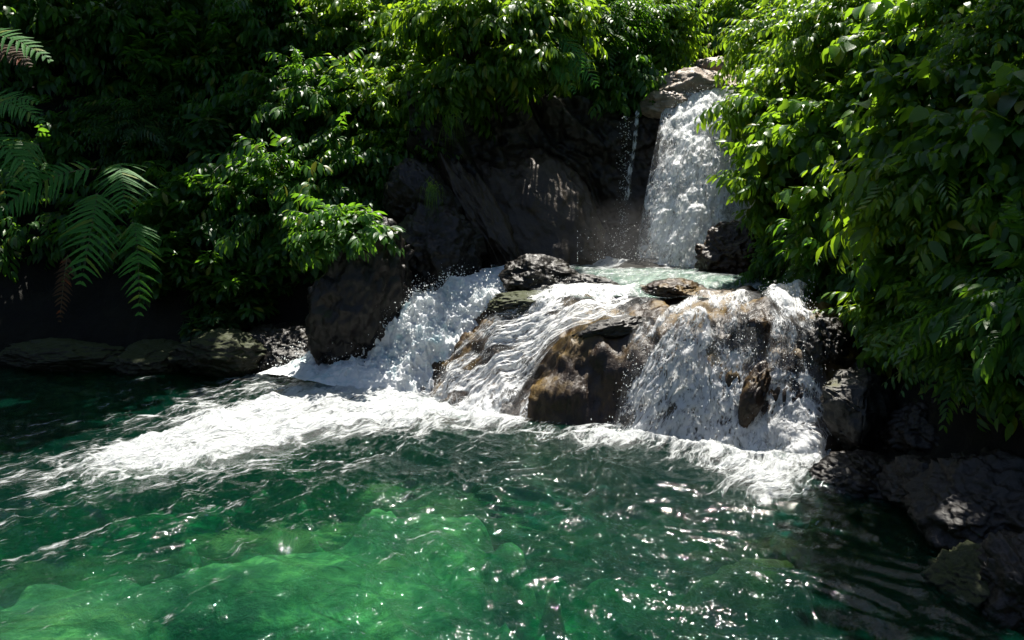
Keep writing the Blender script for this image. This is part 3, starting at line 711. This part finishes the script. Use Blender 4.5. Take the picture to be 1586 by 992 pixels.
p1, s1, st1 = spray_from(GR, NR, 700, 35, .05, .002, .006, (1,1,1.8))
droplets('spray', p1, s1, rs, st1)

# ------------------------------------------------------------------ leaves
def leaf(L, W, kind='lance', st=3, fold=.25, droop=.25):
    ts = {2:[.3,.68], 3:[.2,.48,.76]}[st]
    V = [(0,0,0)]
    for t in ts:
        if kind == 'lance': w = math.sin(math.pi*t**.8)**.85
        elif kind == 'ovate': w = (math.sin(math.pi*t**.62))**.7
        else: w = math.sin(math.pi*t**1.5)**.8
        w *= W/2; z = -droop*L*t*t
        V += [(t*L, w, z+fold*w), (t*L, 0, z), (t*L, -w, z+fold*w)]
    V.append((L, 0, -droop*L))
    Fc = [(0,2,1),(0,3,2)]
    for k in range(len(ts)-1):
        a = 1+3*k; b = a+3
        Fc += [(a,a+1,b+1),(a,b+1,b),(a+1,a+2,b+2),(a+1,b+2,b+1)]
    a = 1+3*(len(ts)-1); e = len(V)-1
    Fc += [(a,a+1,e),(a+1,a+2,e)]
    return np.array(V), np.array(Fc)
def rz(a): c, s = math.cos(a), math.sin(a); return np.array([[c,-s,0],[s,c,0],[0,0,1]])
def ry_(a): c, s = math.cos(a), math.sin(a); return np.array([[c,0,s],[0,1,0],[-s,0,c]])
def rx2(a): c, s = math.cos(a), math.sin(a); return np.array([[1,0,0],[0,c,-s],[0,s,c]])
def merge(parts):
    V = []; Fc = []; o = 0
    for v, f in parts: V.append(v); Fc.append(f+o); o += len(v)
    return np.concatenate(V), np.concatenate(Fc)
def spray_alt(r, n=9, L=.42, ll=.14, lw=.052, st=3, kind='lance', spread=58):
    parts = []
    pos = lambda t: np.array([L*t, 0, .10*L*t-.34*L*t*t])
    for i in range(n):
        t = .15+.85*i/(n-1); s = 1 if i % 2 else -1
        if i == n-1: s = 0
        k = ll*(.75+.5*math.sin(math.pi*min(1, t*.9+.1)))*r.uniform(.8, 1.2)
        v, f = leaf(k, lw*k/ll*r.uniform(.85,1.15), kind, st, r.uniform(.1,.4), r.uniform(.15,.5))
        v = v@rx2(r.uniform(-.4,.4)).T@ry_(R(r.uniform(0,40))+.5*t).T@rz(s*R(spread+r.uniform(-12,12))*(1-.35*t)).T
        parts.append((v+pos(t), f))
    # twig
    tw = []; ff = []
    for i in range(5):
        p = pos(i/4); w = .0035*(1-.7*i/4); tw += [p+(0,w,0), p+(0,-w,0)]
    for i in range(4): a = 2*i; ff += [(a,a+1,a+3),(a,a+3,a+2)]
    parts.append((np.array(tw), np.array(ff)))
    return merge(parts)
def spray_whorl(r, n=7, ll=.17, lw=.062, st=3):
    parts = []
    for i in range(n):
        a = 2*math.pi*i/n+r.uniform(-.25,.25); k = ll*r.uniform(.75,1.15)
        v, f = leaf(k, lw*k/ll, 'obov', st, r.uniform(.1,.35), r.uniform(.25,.55))
        v = v+np.array([.02,0,0])
        v = v@rx2(r.uniform(-.3,.3)).T@ry_(R(r.uniform(-15,30))).T@rz(a).T
        parts.append((v, f))
    return merge(parts)
def spray_big(r, n=6, L=.5, ll=.19, lw=.125, st=3):
    return spray_alt(r, n, L, ll, lw, st, 'ovate', 65)
def spray_fine(r, n=8, L=.45):
    """feathery twig: narrow leaflets on side twigs"""
    parts = []
    for i in range(2*n):
        t = .1+.9*(i//2)/(n-1); s = 1 if i % 2 else -1
        k = .15*(1.1-.7*t)*r.uniform(.85,1.15); v, f = leaf(k, .024, 'lance', 2, .1, .35)
        v = v@ry_(R(12)+.35*t).T@rz(s*R(62)*(1-.3*t)).T
        parts.append((v+np.array([L*t, 0, .12*L*t-.40*L*t*t]), f))
    return merge(parts)
tr_ = random.Random(3)
TPL = {
 'alt':  [spray_alt(tr_) for _ in range(6)],
 'whorl':[spray_whorl(tr_) for _ in range(6)],
 'big':  [spray_big(tr_) for _ in range(6)],
 'fine': [spray_fine(tr_) for _ in range(4)],
 'small':[spray_alt(tr_, 11, .34, .075, .034, 2, 'ovate') for _ in range(5)],
}
def place_sprays(kind, pos, head, tilt, roll, scale, seed):
    """every spray: x axis -> heading (azimuth), tilted up by tilt"""
    r = np.random.default_rng(seed); tp = TPL[kind]; idx = r.integers(0, len(tp), len(pos)); Vs = []; Fs = []; o = 0
    for k in range(len(tp)):
        m = idx == k
        if not m.any(): continue
        v, f = tp[k]; n = int(m.sum())
        ca, sa = np.cos(head[m]), np.sin(head[m]); ct, stt = np.cos(tilt[m]), np.sin(tilt[m]); cr, sr = np.cos(roll[m]), np.sin(roll[m])
        ex = np.stack([ca*ct, sa*ct, stt], 1)
        ey0 = np.stack([-sa, ca, 0*ca], 1); ez0 = np.cross(ex, ey0)
        ey = ey0*cr[:,None]+ez0*sr[:,None]; ez = np.cross(ex, ey)
        Rm = np.stack([ex, ey, ez], 2)*scale[m][:,None,None]
        W = np.einsum('nij,vj->nvi', Rm, v)+pos[m][:,None,:]
        Vs.append(W.reshape(-1,3)); Fs.append((f[None]+(np.arange(n)*len(v))[:,None,None]).reshape(-1,3)+o); o += n*len(v)
    return np.concatenate(Vs), np.concatenate(Fs)
def tube(path, radii, ns=5):
    path = np.asarray(path); n = len(path); V = []
    for i in range(n):
        t = path[min(i+1,n-1)]-path[max(i-1,0)]; t = t/(np.linalg.norm(t)+1e-9)
        a = np.cross(t, (0,0,1.)) if abs(t[2]) < .9 else np.cross(t, (1.,0,0)); a /= np.linalg.norm(a); b = np.cross(t, a)
        for k in range(ns):
            th = 2*math.pi*k/ns; V.append(path[i]+radii[i]*(a*math.cos(th)+b*math.sin(th)))
    Fc = []
    for i in range(n-1):
        for k in range(ns):
            a = i*ns+k; b = i*ns+(k+1) % ns; Fc += [(a,b,b+ns),(a,b+ns,a+ns)]
    return np.array(V), np.array(Fc)

def shrub(u, v, ru, rv, kind, mat, label, cat='shrub', name='shrub', Y=None, rd=None, nb=46, ns=9, sc=1.0, seed=0, group=None, droop=.5, base=None):
    if Y is None:
        Y = hit(u, min(v+rv*.3, 560))[1]-.15
    c = P(u, v, Y); s = Y/F; rad = np.array([ru*s, rd or max(.55, .75*ru*s), rv*s])
    r = np.random.default_rng(seed+1000)
    if base is None:
        bx, by = c[0]*1.01, c[1]+rad[1]*.55
        base = np.array([bx, by, min(tz(bx, by), c[2]+.2)])
    root = empty(name, base, label, cat, group)
    core = c-np.array([0, -rad[1]*.3, rad[2]*.35])
    br = []; pos = []; head = []; tilt = []; scl = []
    # trunk
    tp = [base-np.array([0,0,.2]), base*.5+core*.5+r.normal(0,.05,3), core]
    br.append(tube(tp, [.035*sc+.02,.03,.022]))
    for i in range(nb):
        a = r.uniform(0, 2*math.pi); zz = r.uniform(-.75, 1)
        d = np.array([math.cos(a)*math.sqrt(1-zz*zz), math.sin(a)*math.sqrt(1-zz*zz), zz])
        if d[1] > .35 and r.random() < .75: d[1] *= -1
        lump = 1+.32*float(fbm(d[0]*1.7+seed*5.1, d[1]*1.7, d[2]*1.7, 2))
        e = c+d*rad*lump*r.uniform(.72, 1.05)
        st0 = core+(e-core)*r.uniform(0,.2)*np.array([1,1,.4])
        mid_ = (st0+e)/2+np.array([0,0,1])*np.linalg.norm(e-st0)*r.uniform(.12,.32)
        ts = np.linspace(0,1,7)[:,None]
        path = (1-ts)**2*st0+2*ts*(1-ts)*mid_+ts**2*e
        br.append(tube(path[::2], np.linspace(.011, .004, 4), 3))
        tt = np.r_[r.uniform(.42, 1.0, ns-1), 1.0][:,None]
        q = (1-tt)**2*st0+2*tt*(1-tt)*mid_+tt**2*e
        tg = 2*(1-tt)*(mid_-st0)+2*tt*(e-mid_); tg /= np.linalg.norm(tg, axis=1, keepdims=True)
        pos.append(q+r.normal(0, .03, q.shape))
        hd = np.arctan2(tg[:,1], tg[:,0])+r.normal(0, .8, ns)*np.r_[np.ones(ns-1), .2]
        head.append(hd); tilt.append(np.arcsin(np.clip(tg[:,2],-1,1))*.5+r.normal(.05-.25*droop, .28, ns)); scl.append(sc*r.uniform(.7,1.2,ns))
    pos = np.concatenate(pos); head = np.concatenate(head); tilt = np.concatenate(tilt); scl = np.concatenate(scl)
    kinds = kind if isinstance(kind, tuple) else (kind,); scl = scl*np.exp(r.normal(0, .16, len(pos)))
    pick = np.where(r.random(len(pos)) < (.68 if len(kinds) > 1 else 2), 0, 1)
    V, Fc = merge([place_sprays(kd, pos[pick==q], head[pick==q], tilt[pick==q], r.normal(0,.35,int((pick==q).sum())), scl[pick==q], seed+q) for q, kd in enumerate(kinds)])
    me = mesh_np('foliage', V-base, Fc, M[mat]); link('foliage', me, root)
    bv, bf = merge(br); me = mesh_np('branches', bv-base, bf, M['stem']); o = link('branches', me, root)
    return root

LB = 'shrubs on the left bank'; RB = 'shrubs on the right bank'
SHR = [
 # u, v, ru, rv, kind, mat, Y, sc, nb, label, group
 (60,40,120,70,'alt','leaf_mid',None,1.25,40,'dark leafy shrub at the top left corner above the ferns',LB),
 (190,45,110,65,('alt','small'),'leaf_mid',None,1.2,44,'dark shrub with drooping twigs along the top, beside the corner shrub',LB),
 (320,95,105,75,'whorl','leaf_mid',None,1.2,44,'shrub with star-like leaf clusters catching light high on the left bank',LB),
 (300,20,110,50,'alt','leaf_mid',None,1.1,40,'shrub at the top edge above the star-like leaf clusters',LB),
 (430,45,110,70,('alt','small'),'leaf_mid',None,1.1,46,'speckled green shrub at the top edge, left of the sunlit tree',LB),
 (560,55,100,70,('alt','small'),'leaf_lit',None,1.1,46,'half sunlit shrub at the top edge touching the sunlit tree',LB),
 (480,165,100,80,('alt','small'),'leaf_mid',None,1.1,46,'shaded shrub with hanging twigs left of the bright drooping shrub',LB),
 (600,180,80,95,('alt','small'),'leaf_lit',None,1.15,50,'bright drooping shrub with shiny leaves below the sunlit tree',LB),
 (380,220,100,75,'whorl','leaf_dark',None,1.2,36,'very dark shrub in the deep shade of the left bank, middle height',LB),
 (240,205,90,60,'fine','leaf_dark',None,1.2,36,'dark feathery shrub behind the large ferns',LB),
 (310,320,90,75,'whorl','leaf_mid',None,1.2,36,'shrub with leaf rosettes directly right of the large ferns',LB),
 (430,320,100,85,('alt','small'),'leaf_mid',None,1.1,46,'dim green shrub above the small bright rosettes by the boulder',LB),
 (560,275,90,70,'alt','leaf_mid',None,1.0,46,'shrub overhanging the tall dark boulder',LB),
 (640,255,50,70,'small','leaf_lit',None,1.1,46,'small leaved shrub with sunlit edge above the dark outcrop',LB),
 (275,410,62,60,'whorl','leaf_mid',None,1.15,24,'low rosette plant hanging beside the lowest fern frond',LB),
 (370,440,80,62,'whorl','leaf_mid',None,1.1,34,'rosette plant hanging over the mossy boulders',LB),
 (455,395,70,60,'whorl','leaf_mid',None,1.05,34,'bright rosette plant on the left shoulder of the tall dark boulder',LB),
 (330,495,50,28,'whorl','leaf_dark',None,1.0,16,'small dark plant just above the larger mossy boulder',LB),
 (640,120,70,70,'alt','leaf_lit',None,1.1,40,'shrub with glossy leaves between the bright drooping shrub and the sunlit tree',LB),
 # centre back
 (930,60,70,70,'fine','leaf_mid',14.6,1.3,50,'dark feathery tree leaning over the cliff top','back'),
 (960,130,65,45,'alt','leaf_mid',14.4,1.0,44,'shaded shrub on the cliff top left of the brink rocks','back'),
 (1015,60,42,65,'small','leaf_lit',15.2,1.4,50,'sunlit yellow-green shrub left of the gap above the waterfall','back'),
 (1080,60,50,50,'small','leaf_lit',19.0,1.6,46,'hazy sunlit bush in the gap far behind the waterfall','back'),
 (1165,30,50,60,'small','leaf_lit',18.0,1.6,46,'sunlit bush behind the pale rocks, right of the gap','back'),
 (1060,15,70,40,'alt','leaf_mid',20.0,1.5,40,'far shady bush at the top edge in the gap','back'),
 # right bank
 (1215,70,70,70,'small','leaf_lit',13.2,1.4,56,'sunlit small leaved shrub right above the waterfall brink',RB),
 (1190,170,55,50,'alt','leaf_lit',12.3,1.0,40,'leafy shrub hanging across the right edge of the waterfall',RB),
 (1280,110,90,70,'small','leaf_lit',11.8,1.4,56,'fine leaved sunlit shrub high on the right bank beside the brink shrub',RB),
 (1330,40,100,60,'small','leaf_lit',10.6,1.3,50,'fine leaved shrub at the top edge of the right bank',RB),
 (1450,50,100,70,('big','alt'),'leaf_big',9.4,0.7,44,'large leaved shrub with cupped leaves at the top of the right bank',RB),
 (1550,60,80,80,'small','leaf_lit',8.0,1.0,46,'shady shrub filling the top right corner',RB),
 (1235,225,85,75,('big','alt'),'leaf_big',10.9,0.7,44,'broad leaved shrub reaching toward the waterfall with glossy leaves',RB),
 (1345,195,95,65,('big','small'),'leaf_big',9.6,0.7,48,'broad leaved shrub with shiny pale leaves at mid right bank',RB),
 (1450,180,95,75,('big','alt'),'leaf_big',8.2,0.7,46,'broad leaved shrub around a dark hollow on the right bank',RB),
 (1550,200,75,80,('big','small'),'leaf_big',7.2,0.7,40,'broad leaved shrub at the right picture edge, upper part of the bank',RB),
 (1215,320,75,65,('alt','small'),'leaf_lit',11.0,.9,48,'yellow-green shrub beside the lower half of the waterfall',RB),
 (1330,305,95,70,('alt','big'),'leaf_big',9.4,0.8,46,'shrub mixing broad leaves and bare twigs at the middle of the right bank',RB),
 (1450,300,100,75,('alt','fine'),'leaf_lit',7.6,1.05,46,'shrub with long thin leaves below the dark hollow',RB),
 (1550,320,80,80,('whorl','alt'),'leaf_lit',7.0,1.0,40,'palmate leaved plant at the right picture edge, middle height',RB),
 (1235,405,75,45,('alt','small'),'leaf_mid',10.6,.8,44,'low trailing shrub above the brown boulder at the waterfall foot',RB),
 (1330,410,90,60,('alt','fine'),'leaf_mid',9.2,.85,46,'dark trailing shrub above the right cascade',RB),
 (1440,405,95,60,('whorl','alt'),'leaf_mid',8.0,1.0,44,'plant with wide finger-like leaves above the grey angular boulder',RB),
 (1545,430,75,70,'fine','leaf_mid',6.9,1.0,44,'feathery plant at the right picture edge below the palmate plant',RB),
 (1420,495,72,45,('alt','fine'),'leaf_lit',8.1,.95,44,'bright shrub with pale narrow leaves just above the grey angular boulder',RB),
 (1520,515,85,55,'fine','leaf_mid',6.7,.95,46,'feathery green shrub over the dark wet rock, right bank foot',RB),
 (1570,590,55,35,'alt','leaf_lit',6.3,.8,30,'lowest leafy plant hanging over the large dark wet boulder',RB),
 (1620,470,110,110,('alt','fine'),'leaf_mid',6.0,.9,50,'leafy shrub leaning in from the right picture edge above the large dark wet boulder',RB),
 (530,358,85,42,('whorl','alt'),'leaf_mid',10.9,.85,40,'leafy plants draped over the crest and left shoulder of the tall dark boulder',LB),
 (1460,545,50,28,'alt','leaf_mid',7.9,.75,24,'thin hanging plant behind the grey angular boulder',RB),
]
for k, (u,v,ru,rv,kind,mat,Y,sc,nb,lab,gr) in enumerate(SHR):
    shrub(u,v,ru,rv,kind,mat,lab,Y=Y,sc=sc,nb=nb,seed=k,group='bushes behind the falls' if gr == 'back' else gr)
# sunlit overhanging tree
def crown_tree(lobes, base, label, mat, kind, sc, seed, nb, name='tree', ns=10, trunk_r=.12):
    r = np.random.default_rng(seed); root = empty(name, base, label, 'tree')
    pos=[];head=[];tilt=[];scl=[];br=[]
    top = np.mean([l[0] for l in lobes], 0)
    ts = np.linspace(0,1,8)[:,None]; m_ = base*.5+top*.5+np.array([-.3,.3,.4]); tr0 = (1-ts)**2*base+2*ts*(1-ts)*m_+ts**2*top
    tv = tube(tr0, np.linspace(trunk_r, trunk_r*.4, 8), 8)
    for c, rad in lobes:
        j = tr0[5]; lim = np.stack([j*(1-t)+c*t+np.array([0,0,.3*t*(1-t)]) for t in np.linspace(0,1,5)])
        br.append(tube(lim, np.linspace(trunk_r*.45, .02, 5), 6))
        for i in range(nb):
            d = r.normal(size=3); d /= np.linalg.norm(d)
            if d[2] < -.3: d[2] *= -.6
            e = c+d*rad*r.uniform(.7,1.1)*(1+.3*float(fbm(d[0]*2+seed, d[1]*2, d[2]*2, 2)))
            st0 = c+(e-c)*r.uniform(0,.25); mid_ = (st0+e)/2+np.array([0,0,.22])*np.linalg.norm(e-st0)
            tq = np.linspace(0,1,4)[:,None]; br.append(tube((1-tq)**2*st0+2*tq*(1-tq)*mid_+tq**2*e, np.linspace(.012,.004,4), 3))
            tt = np.r_[r.uniform(.4,1,ns-1),1.][:,None]; q = (1-tt)**2*st0+2*tt*(1-tt)*mid_+tt**2*e
            tg = 2*(1-tt)*(mid_-st0)+2*tt*(e-mid_); tg /= np.linalg.norm(tg,axis=1,keepdims=True)
            pos.append(q); head.append(np.arctan2(tg[:,1],tg[:,0])+r.normal(0,.7,ns)); tilt.append(np.arcsin(np.clip(tg[:,2],-1,1))*.5+r.normal(-.1,.28,ns)); scl.append(sc*r.uniform(.7,1.2,ns))
    pos=np.concatenate(pos);head=np.concatenate(head);tilt=np.concatenate(tilt);scl=np.concatenate(scl)
    V,Fc = place_sprays(kind,pos,head,tilt,r.normal(0,.3,len(pos)),scl,seed)
    link('crown', mesh_np('crown', V-base, Fc, M[mat]), root)
    link('trunk', mesh_np('trunk', tv[0]-base, tv[1], M['bark']), root)
    bv,bf = merge(br); link('branches', mesh_np('branches', bv-base, bf, M['bark']), root)
    return root
s12 = 12.0/F
def lobe(u,v,Y,ru,rv,rd=None): s=Y/F; return (P(u,v,Y), np.array([ru*s, rd or ru*s*.8, rv*s]))
crown_tree([lobe(700,45,13.0,65,55),lobe(775,50,12.8,68,55),lobe(825,95,12.6,50,40),lobe(740,125,12.8,58,45),lobe(850,40,13.0,45,45),lobe(695,160,12.9,40,38)],
           np.array([-1.6,14.6,tz(-1.6,14.6)]), 'sunlit yellow-green tree leaning out over the stream left of the cliff', 'leaf_lit','alt',1.1,77,30)
# forest trees above the left bank: their crowns shade it
def overhead(lobes, base, label, seed, sc=2.6): crown_tree([(np.array(c), np.array(r_)) for c, r_ in lobes], np.array([base[0],base[1],tz(*base)]), label, 'leaf_mid', 'big', sc, seed, 20 if sc > 2 else 24, ns=8, trunk_r=.22)
overhead([((-7.5,15,9.2),(2.3,1.8,.9)),((-5.2,14.9,9.4),(1.4,1.5,.8))], (-5.0,17.5), 'tall shade tree spreading its crown over the left bank', 91)
overhead([((-9.5,12.6,8.8),(2.3,1.8,.9)),((-6.6,12.6,9.0),(2.0,1.6,.9))], (-9,16.0), 'tall shade tree spreading its crown above the ferns', 92)
overhead([((4.1,8.8,7.7),(.9,.6,.4)),((3.8,8.0,7.8),(1.0,.7,.4))], (8,10.5), 'unseen tree added to shade the rocks at the lower right', 93, 1.2)  # out-of-view crown, added and shaped only to shade the lower right rocks

# undergrowth: leaves that cover the slopes between the shrubs
r9 = np.random.default_rng(99)
def undergrowth(n, xr, yr, kind, mat, label, zlim=.6, sc=1.2, seed=0, cond=None):
    r = np.random.default_rng(seed+500)
    x = r.uniform(*xr, n); y = r.uniform(*yr, n); z = terrain_z(x, y)
    m = (~inside(x, y)) & (z > zlim)
    if cond is not None: m &= cond(x, y, z)
    x, y, z = x[m], y[m], z[m]; k = len(x)
    pos = np.stack([x, y-.05-.25*r.random(k), z+.05+.3*r.random(k)], 1)
    V, Fc = place_sprays(kind, pos, r.uniform(-math.pi, 0, k), r.normal(0,.35,k), r.normal(0,.3,k), sc*r.uniform(.7,1.3,k), seed)
    tag(link('undergrowth', mesh_np('undergrowth', V, Fc, M[mat])), label, 'undergrowth', kind='stuff')
undergrowth(5200, (-13,-1.2), (11.9,19), 'alt', 'leaf_mid', 'dense leafy undergrowth covering the slope of the left bank', zlim=1.6, seed=1)
undergrowth(4200, (3.6,11), (4.5,17), 'alt', 'leaf_mid', 'dense leafy undergrowth covering the slope of the right bank', zlim=2.0, seed=2)
undergrowth(3600, (-3,8), (14.2,28), 'small', 'leaf_lit', 'dense leafy undergrowth on the slopes behind the waterfall', zlim=4.2, sc=2.2, seed=3)

# ------------------------------------------------------------------ ferns
def frond_mesh(base, mid_, tip, width, npair=24, seed=0, lobed=True):
    r = np.random.default_rng(seed); parts = []
    ts = np.linspace(0, 1, 60)[:,None]; pc = (1-ts)**2*base+2*ts*(1-ts)*mid_+ts**2*tip
    rach = tube(pc[::6], np.linspace(.009, .002, 10), 4)
    tow = CAM-pc.mean(0); tow /= np.linalg.norm(tow)
    ln = np.linalg.norm(tip-base)
    for i in range(npair):
        t = .10+.89*(i/(npair-1)); k = int(t*59); p = pc[k]; tg = pc[min(k+1,59)]-pc[max(k-1,0)]; tg /= np.linalg.norm(tg)
        up = np.array([0,0,1.])*.6+tow*.8; side = np.cross(tg, up); side /= np.linalg.norm(side); nr = np.cross(side, tg)
        L = width*(math.sin(math.pi*min(1,(t*.86+.12)))**.75)*r.uniform(.82,1.06)
        pw = ln/npair*.66
        for s in (1,-1):
            if r.random() < .05: continue
            an = R(28+r.normal(0,6)); dirv = side*s*math.cos(an)+tg*math.sin(an); wv = np.cross(nr, dirv)
            n = 9; V = []
            for j in range(n+1):
                q = j/n; w = pw*.5*(1-q**2.2)*(1 if j % 2 == 0 else .72)+.001
                cc = p+dirv*L*q+tg*L*.10*q*q-np.array([0,0,1.])*L*(.12+.16*((i*7+s) % 5)/5)*q*q+nr*.02*L
                V += [cc+wv*w+nr*w*.25, cc, cc-wv*w+nr*w*.25]
            Fc = []
            for j in range(n):
                a = 3*j; b = a+3; Fc += [(a,a+1,b+1),(a,b+1,b),(a+1,a+2,b+2),(a+1,b+2,b+1)]
            parts.append((np.array(V), np.array(Fc)))
    return merge(parts), rach
def fern(label, base, fronds, mat='fern', seed=0, group='ferns on the left bank'):
    root = empty('fern', base, label, 'fern', group)
    for k, (b, m_, t, w, mt) in enumerate(fronds):
        (V, Fc), ra = frond_mesh(b, m_, t, w, 19, seed*31+k)
        fo = link('frond', mesh_np('frond', V-base, Fc, M[mt or mat]), root)
        if mt == 'fern_dead': fo['label'] = 'withered brown hanging frond'
        link('rachis', mesh_np('rachis', ra[0]-base, ra[1], M['stem']), fo)
YF = 9.9
def fr(b, m_, t, w, mt=None, Yb=YF, Yt=YF-.5):
    return (P(*b, Yb), P(*m_, (Yb+Yt)/2), P(*t, Yt), w*YF/F, mt)
c0 = (120,275)
fern('large fern with wide hanging fronds above the dark water', P(100,400,10.3), [
    fr((150,300),(150,315),(125,442),50), fr((185,255),(190,250),(193,328),48), fr((150,262),(70,262),(-10,335),40), fr((205,345),(215,350),(216,490),42,None,10.2,9.9),
    fr((105,395),(100,420),(92,500),17,'fern_dead',10.1,9.9),
    fr((60,225),(40,220),(20,285),40)], seed=1)
fern('small fern at the left picture edge with arching fronds', P(-60,260,9.6), [
    fr((-60,215),(10,205),(52,282),40,None,9.6,9.2), fr((-60,170),(10,140),(66,190),30,None,9.6,9.3), fr((-50,160),(-10,140),(60,160),26,None,9.8,9.6)], seed=2)
fern('fern with pale tips at the upper left edge', P(-70,60,8.6), [
    fr((-70,60),(0,35),(80,96),26,'fern',8.6,8.3), fr((-60,80),(0,60),(48,104),20,'fern_dead',8.6,8.3)], seed=3)
fern('feathery fern hanging from the sunlit tree side over the cliff', P(840,90,12.6), [
    fr((850,85),(890,70),(925,135),34,None,12.4,12.2), fr((860,60),(880,50),(905,120),26,None,12.4,12.2), fr((850,100),(870,95),(890,145),24,None,12.3,12.1)], seed=4, group='ferns on the left bank')

# hanging dry grass and roots under the left shrubs
def tuft(u, v, Y, n, ln, label, seed):
    r = np.random.default_rng(seed); b = P(u, v, Y); root = empty('grass_tuft', b, label, 'grass tuft', 'hanging grass tufts'); parts = []
    for i in range(n):
        o = r.normal(0, .07, 3); a = r.uniform(0, 2*math.pi); L = ln*r.uniform(.5,1.2); h = np.array([math.cos(a), math.sin(a)-.4, 0])
        ts = np.linspace(0,1,6); w = .006; V = []
        for t in ts:
            p = o+h*L*.35*t+np.array([0,0,.12*L*t*(1-t)*4-L*.9*t*t]); sd = np.array([-h[1],h[0],0]); V += [p+sd*w*(1-t), p-sd*w*(1-t)+.0005]
        parts.append((np.array(V), np.array([f for k in range(5) for f in ((2*k,2*k+1,2*k+3),(2*k,2*k+3,2*k+2))])))
    v_, f_ = merge(parts); link('blades', mesh_np('blades', v_, f_, M['leaf_lit']), root)
tuft(668,290,11.6,70,.45,'pale dry grass tuft hanging over the dark outcrop by the chute',1)
tuft(700,180,12.2,40,.7,'long dry roots hanging below the sunlit tree',2)

# ------------------------------------------------------------------ light, sky, camera
SUN_AZ, SUN_EL = 12.0, 70.0        # degrees right of straight ahead (+Y), above horizon
w = bpy.data.worlds.new('World'); SC.world = w; w.use_nodes = True; nt = w.node_tree; nt.nodes.clear()
sky = nt.nodes.new('ShaderNodeTexSky'); sky.sky_type = 'NISHITA'; sky.sun_disc = False; sky.sun_elevation = R(SUN_EL); sky.sun_rotation = R(SUN_AZ)
bg = nt.nodes.new('ShaderNodeBackground'); bg.inputs['Strength'].default_value = .055
wo = nt.nodes.new('ShaderNodeOutputWorld'); nt.links.new(sky.outputs[0], bg.inputs[0]); nt.links.new(bg.outputs[0], wo.inputs[0])
sl = bpy.data.lights.new('sun', 'SUN'); sl.energy = 5.0; sl.angle = R(.5); sl.color = (1, .95, .86)
so = bpy.data.objects.new('sun', sl); COL.objects.link(so)
sd = Vector((math.sin(R(SUN_AZ))*math.cos(R(SUN_EL)), math.cos(R(SUN_AZ))*math.cos(R(SUN_EL)), math.sin(R(SUN_EL))))
so.rotation_euler = sd.to_track_quat('Z', 'Y').to_euler(); so.location = (10, 10, 30)
cd = bpy.data.cameras.new('camera'); cd.sensor_width = 36; cd.lens = F/1586*36; cd.clip_end = 500; cd.clip_start = .05
co = bpy.data.objects.new('camera', cd); COL.objects.link(co); co.location = (0,0,CAMH); co.rotation_euler = (R(90)+PITCH, 0, 0)
SC.camera = co
SC.view_settings.view_transform = 'Standard'; SC.view_settings.look = 'None'; SC.view_settings.gamma = 1; SC.view_settings.exposure = 1.5
SC.view_settings.use_curve_mapping = False
cy = SC.cycles; cy.use_denoising = True; cy.max_bounces = 8; cy.transparent_max_bounces = 24; cy.diffuse_bounces = 3; cy.glossy_bounces = 3; cy.transmission_bounces = 6
cy.caustics_reflective = False; cy.caustics_refractive = False
cy.sample_clamp_indirect = 4
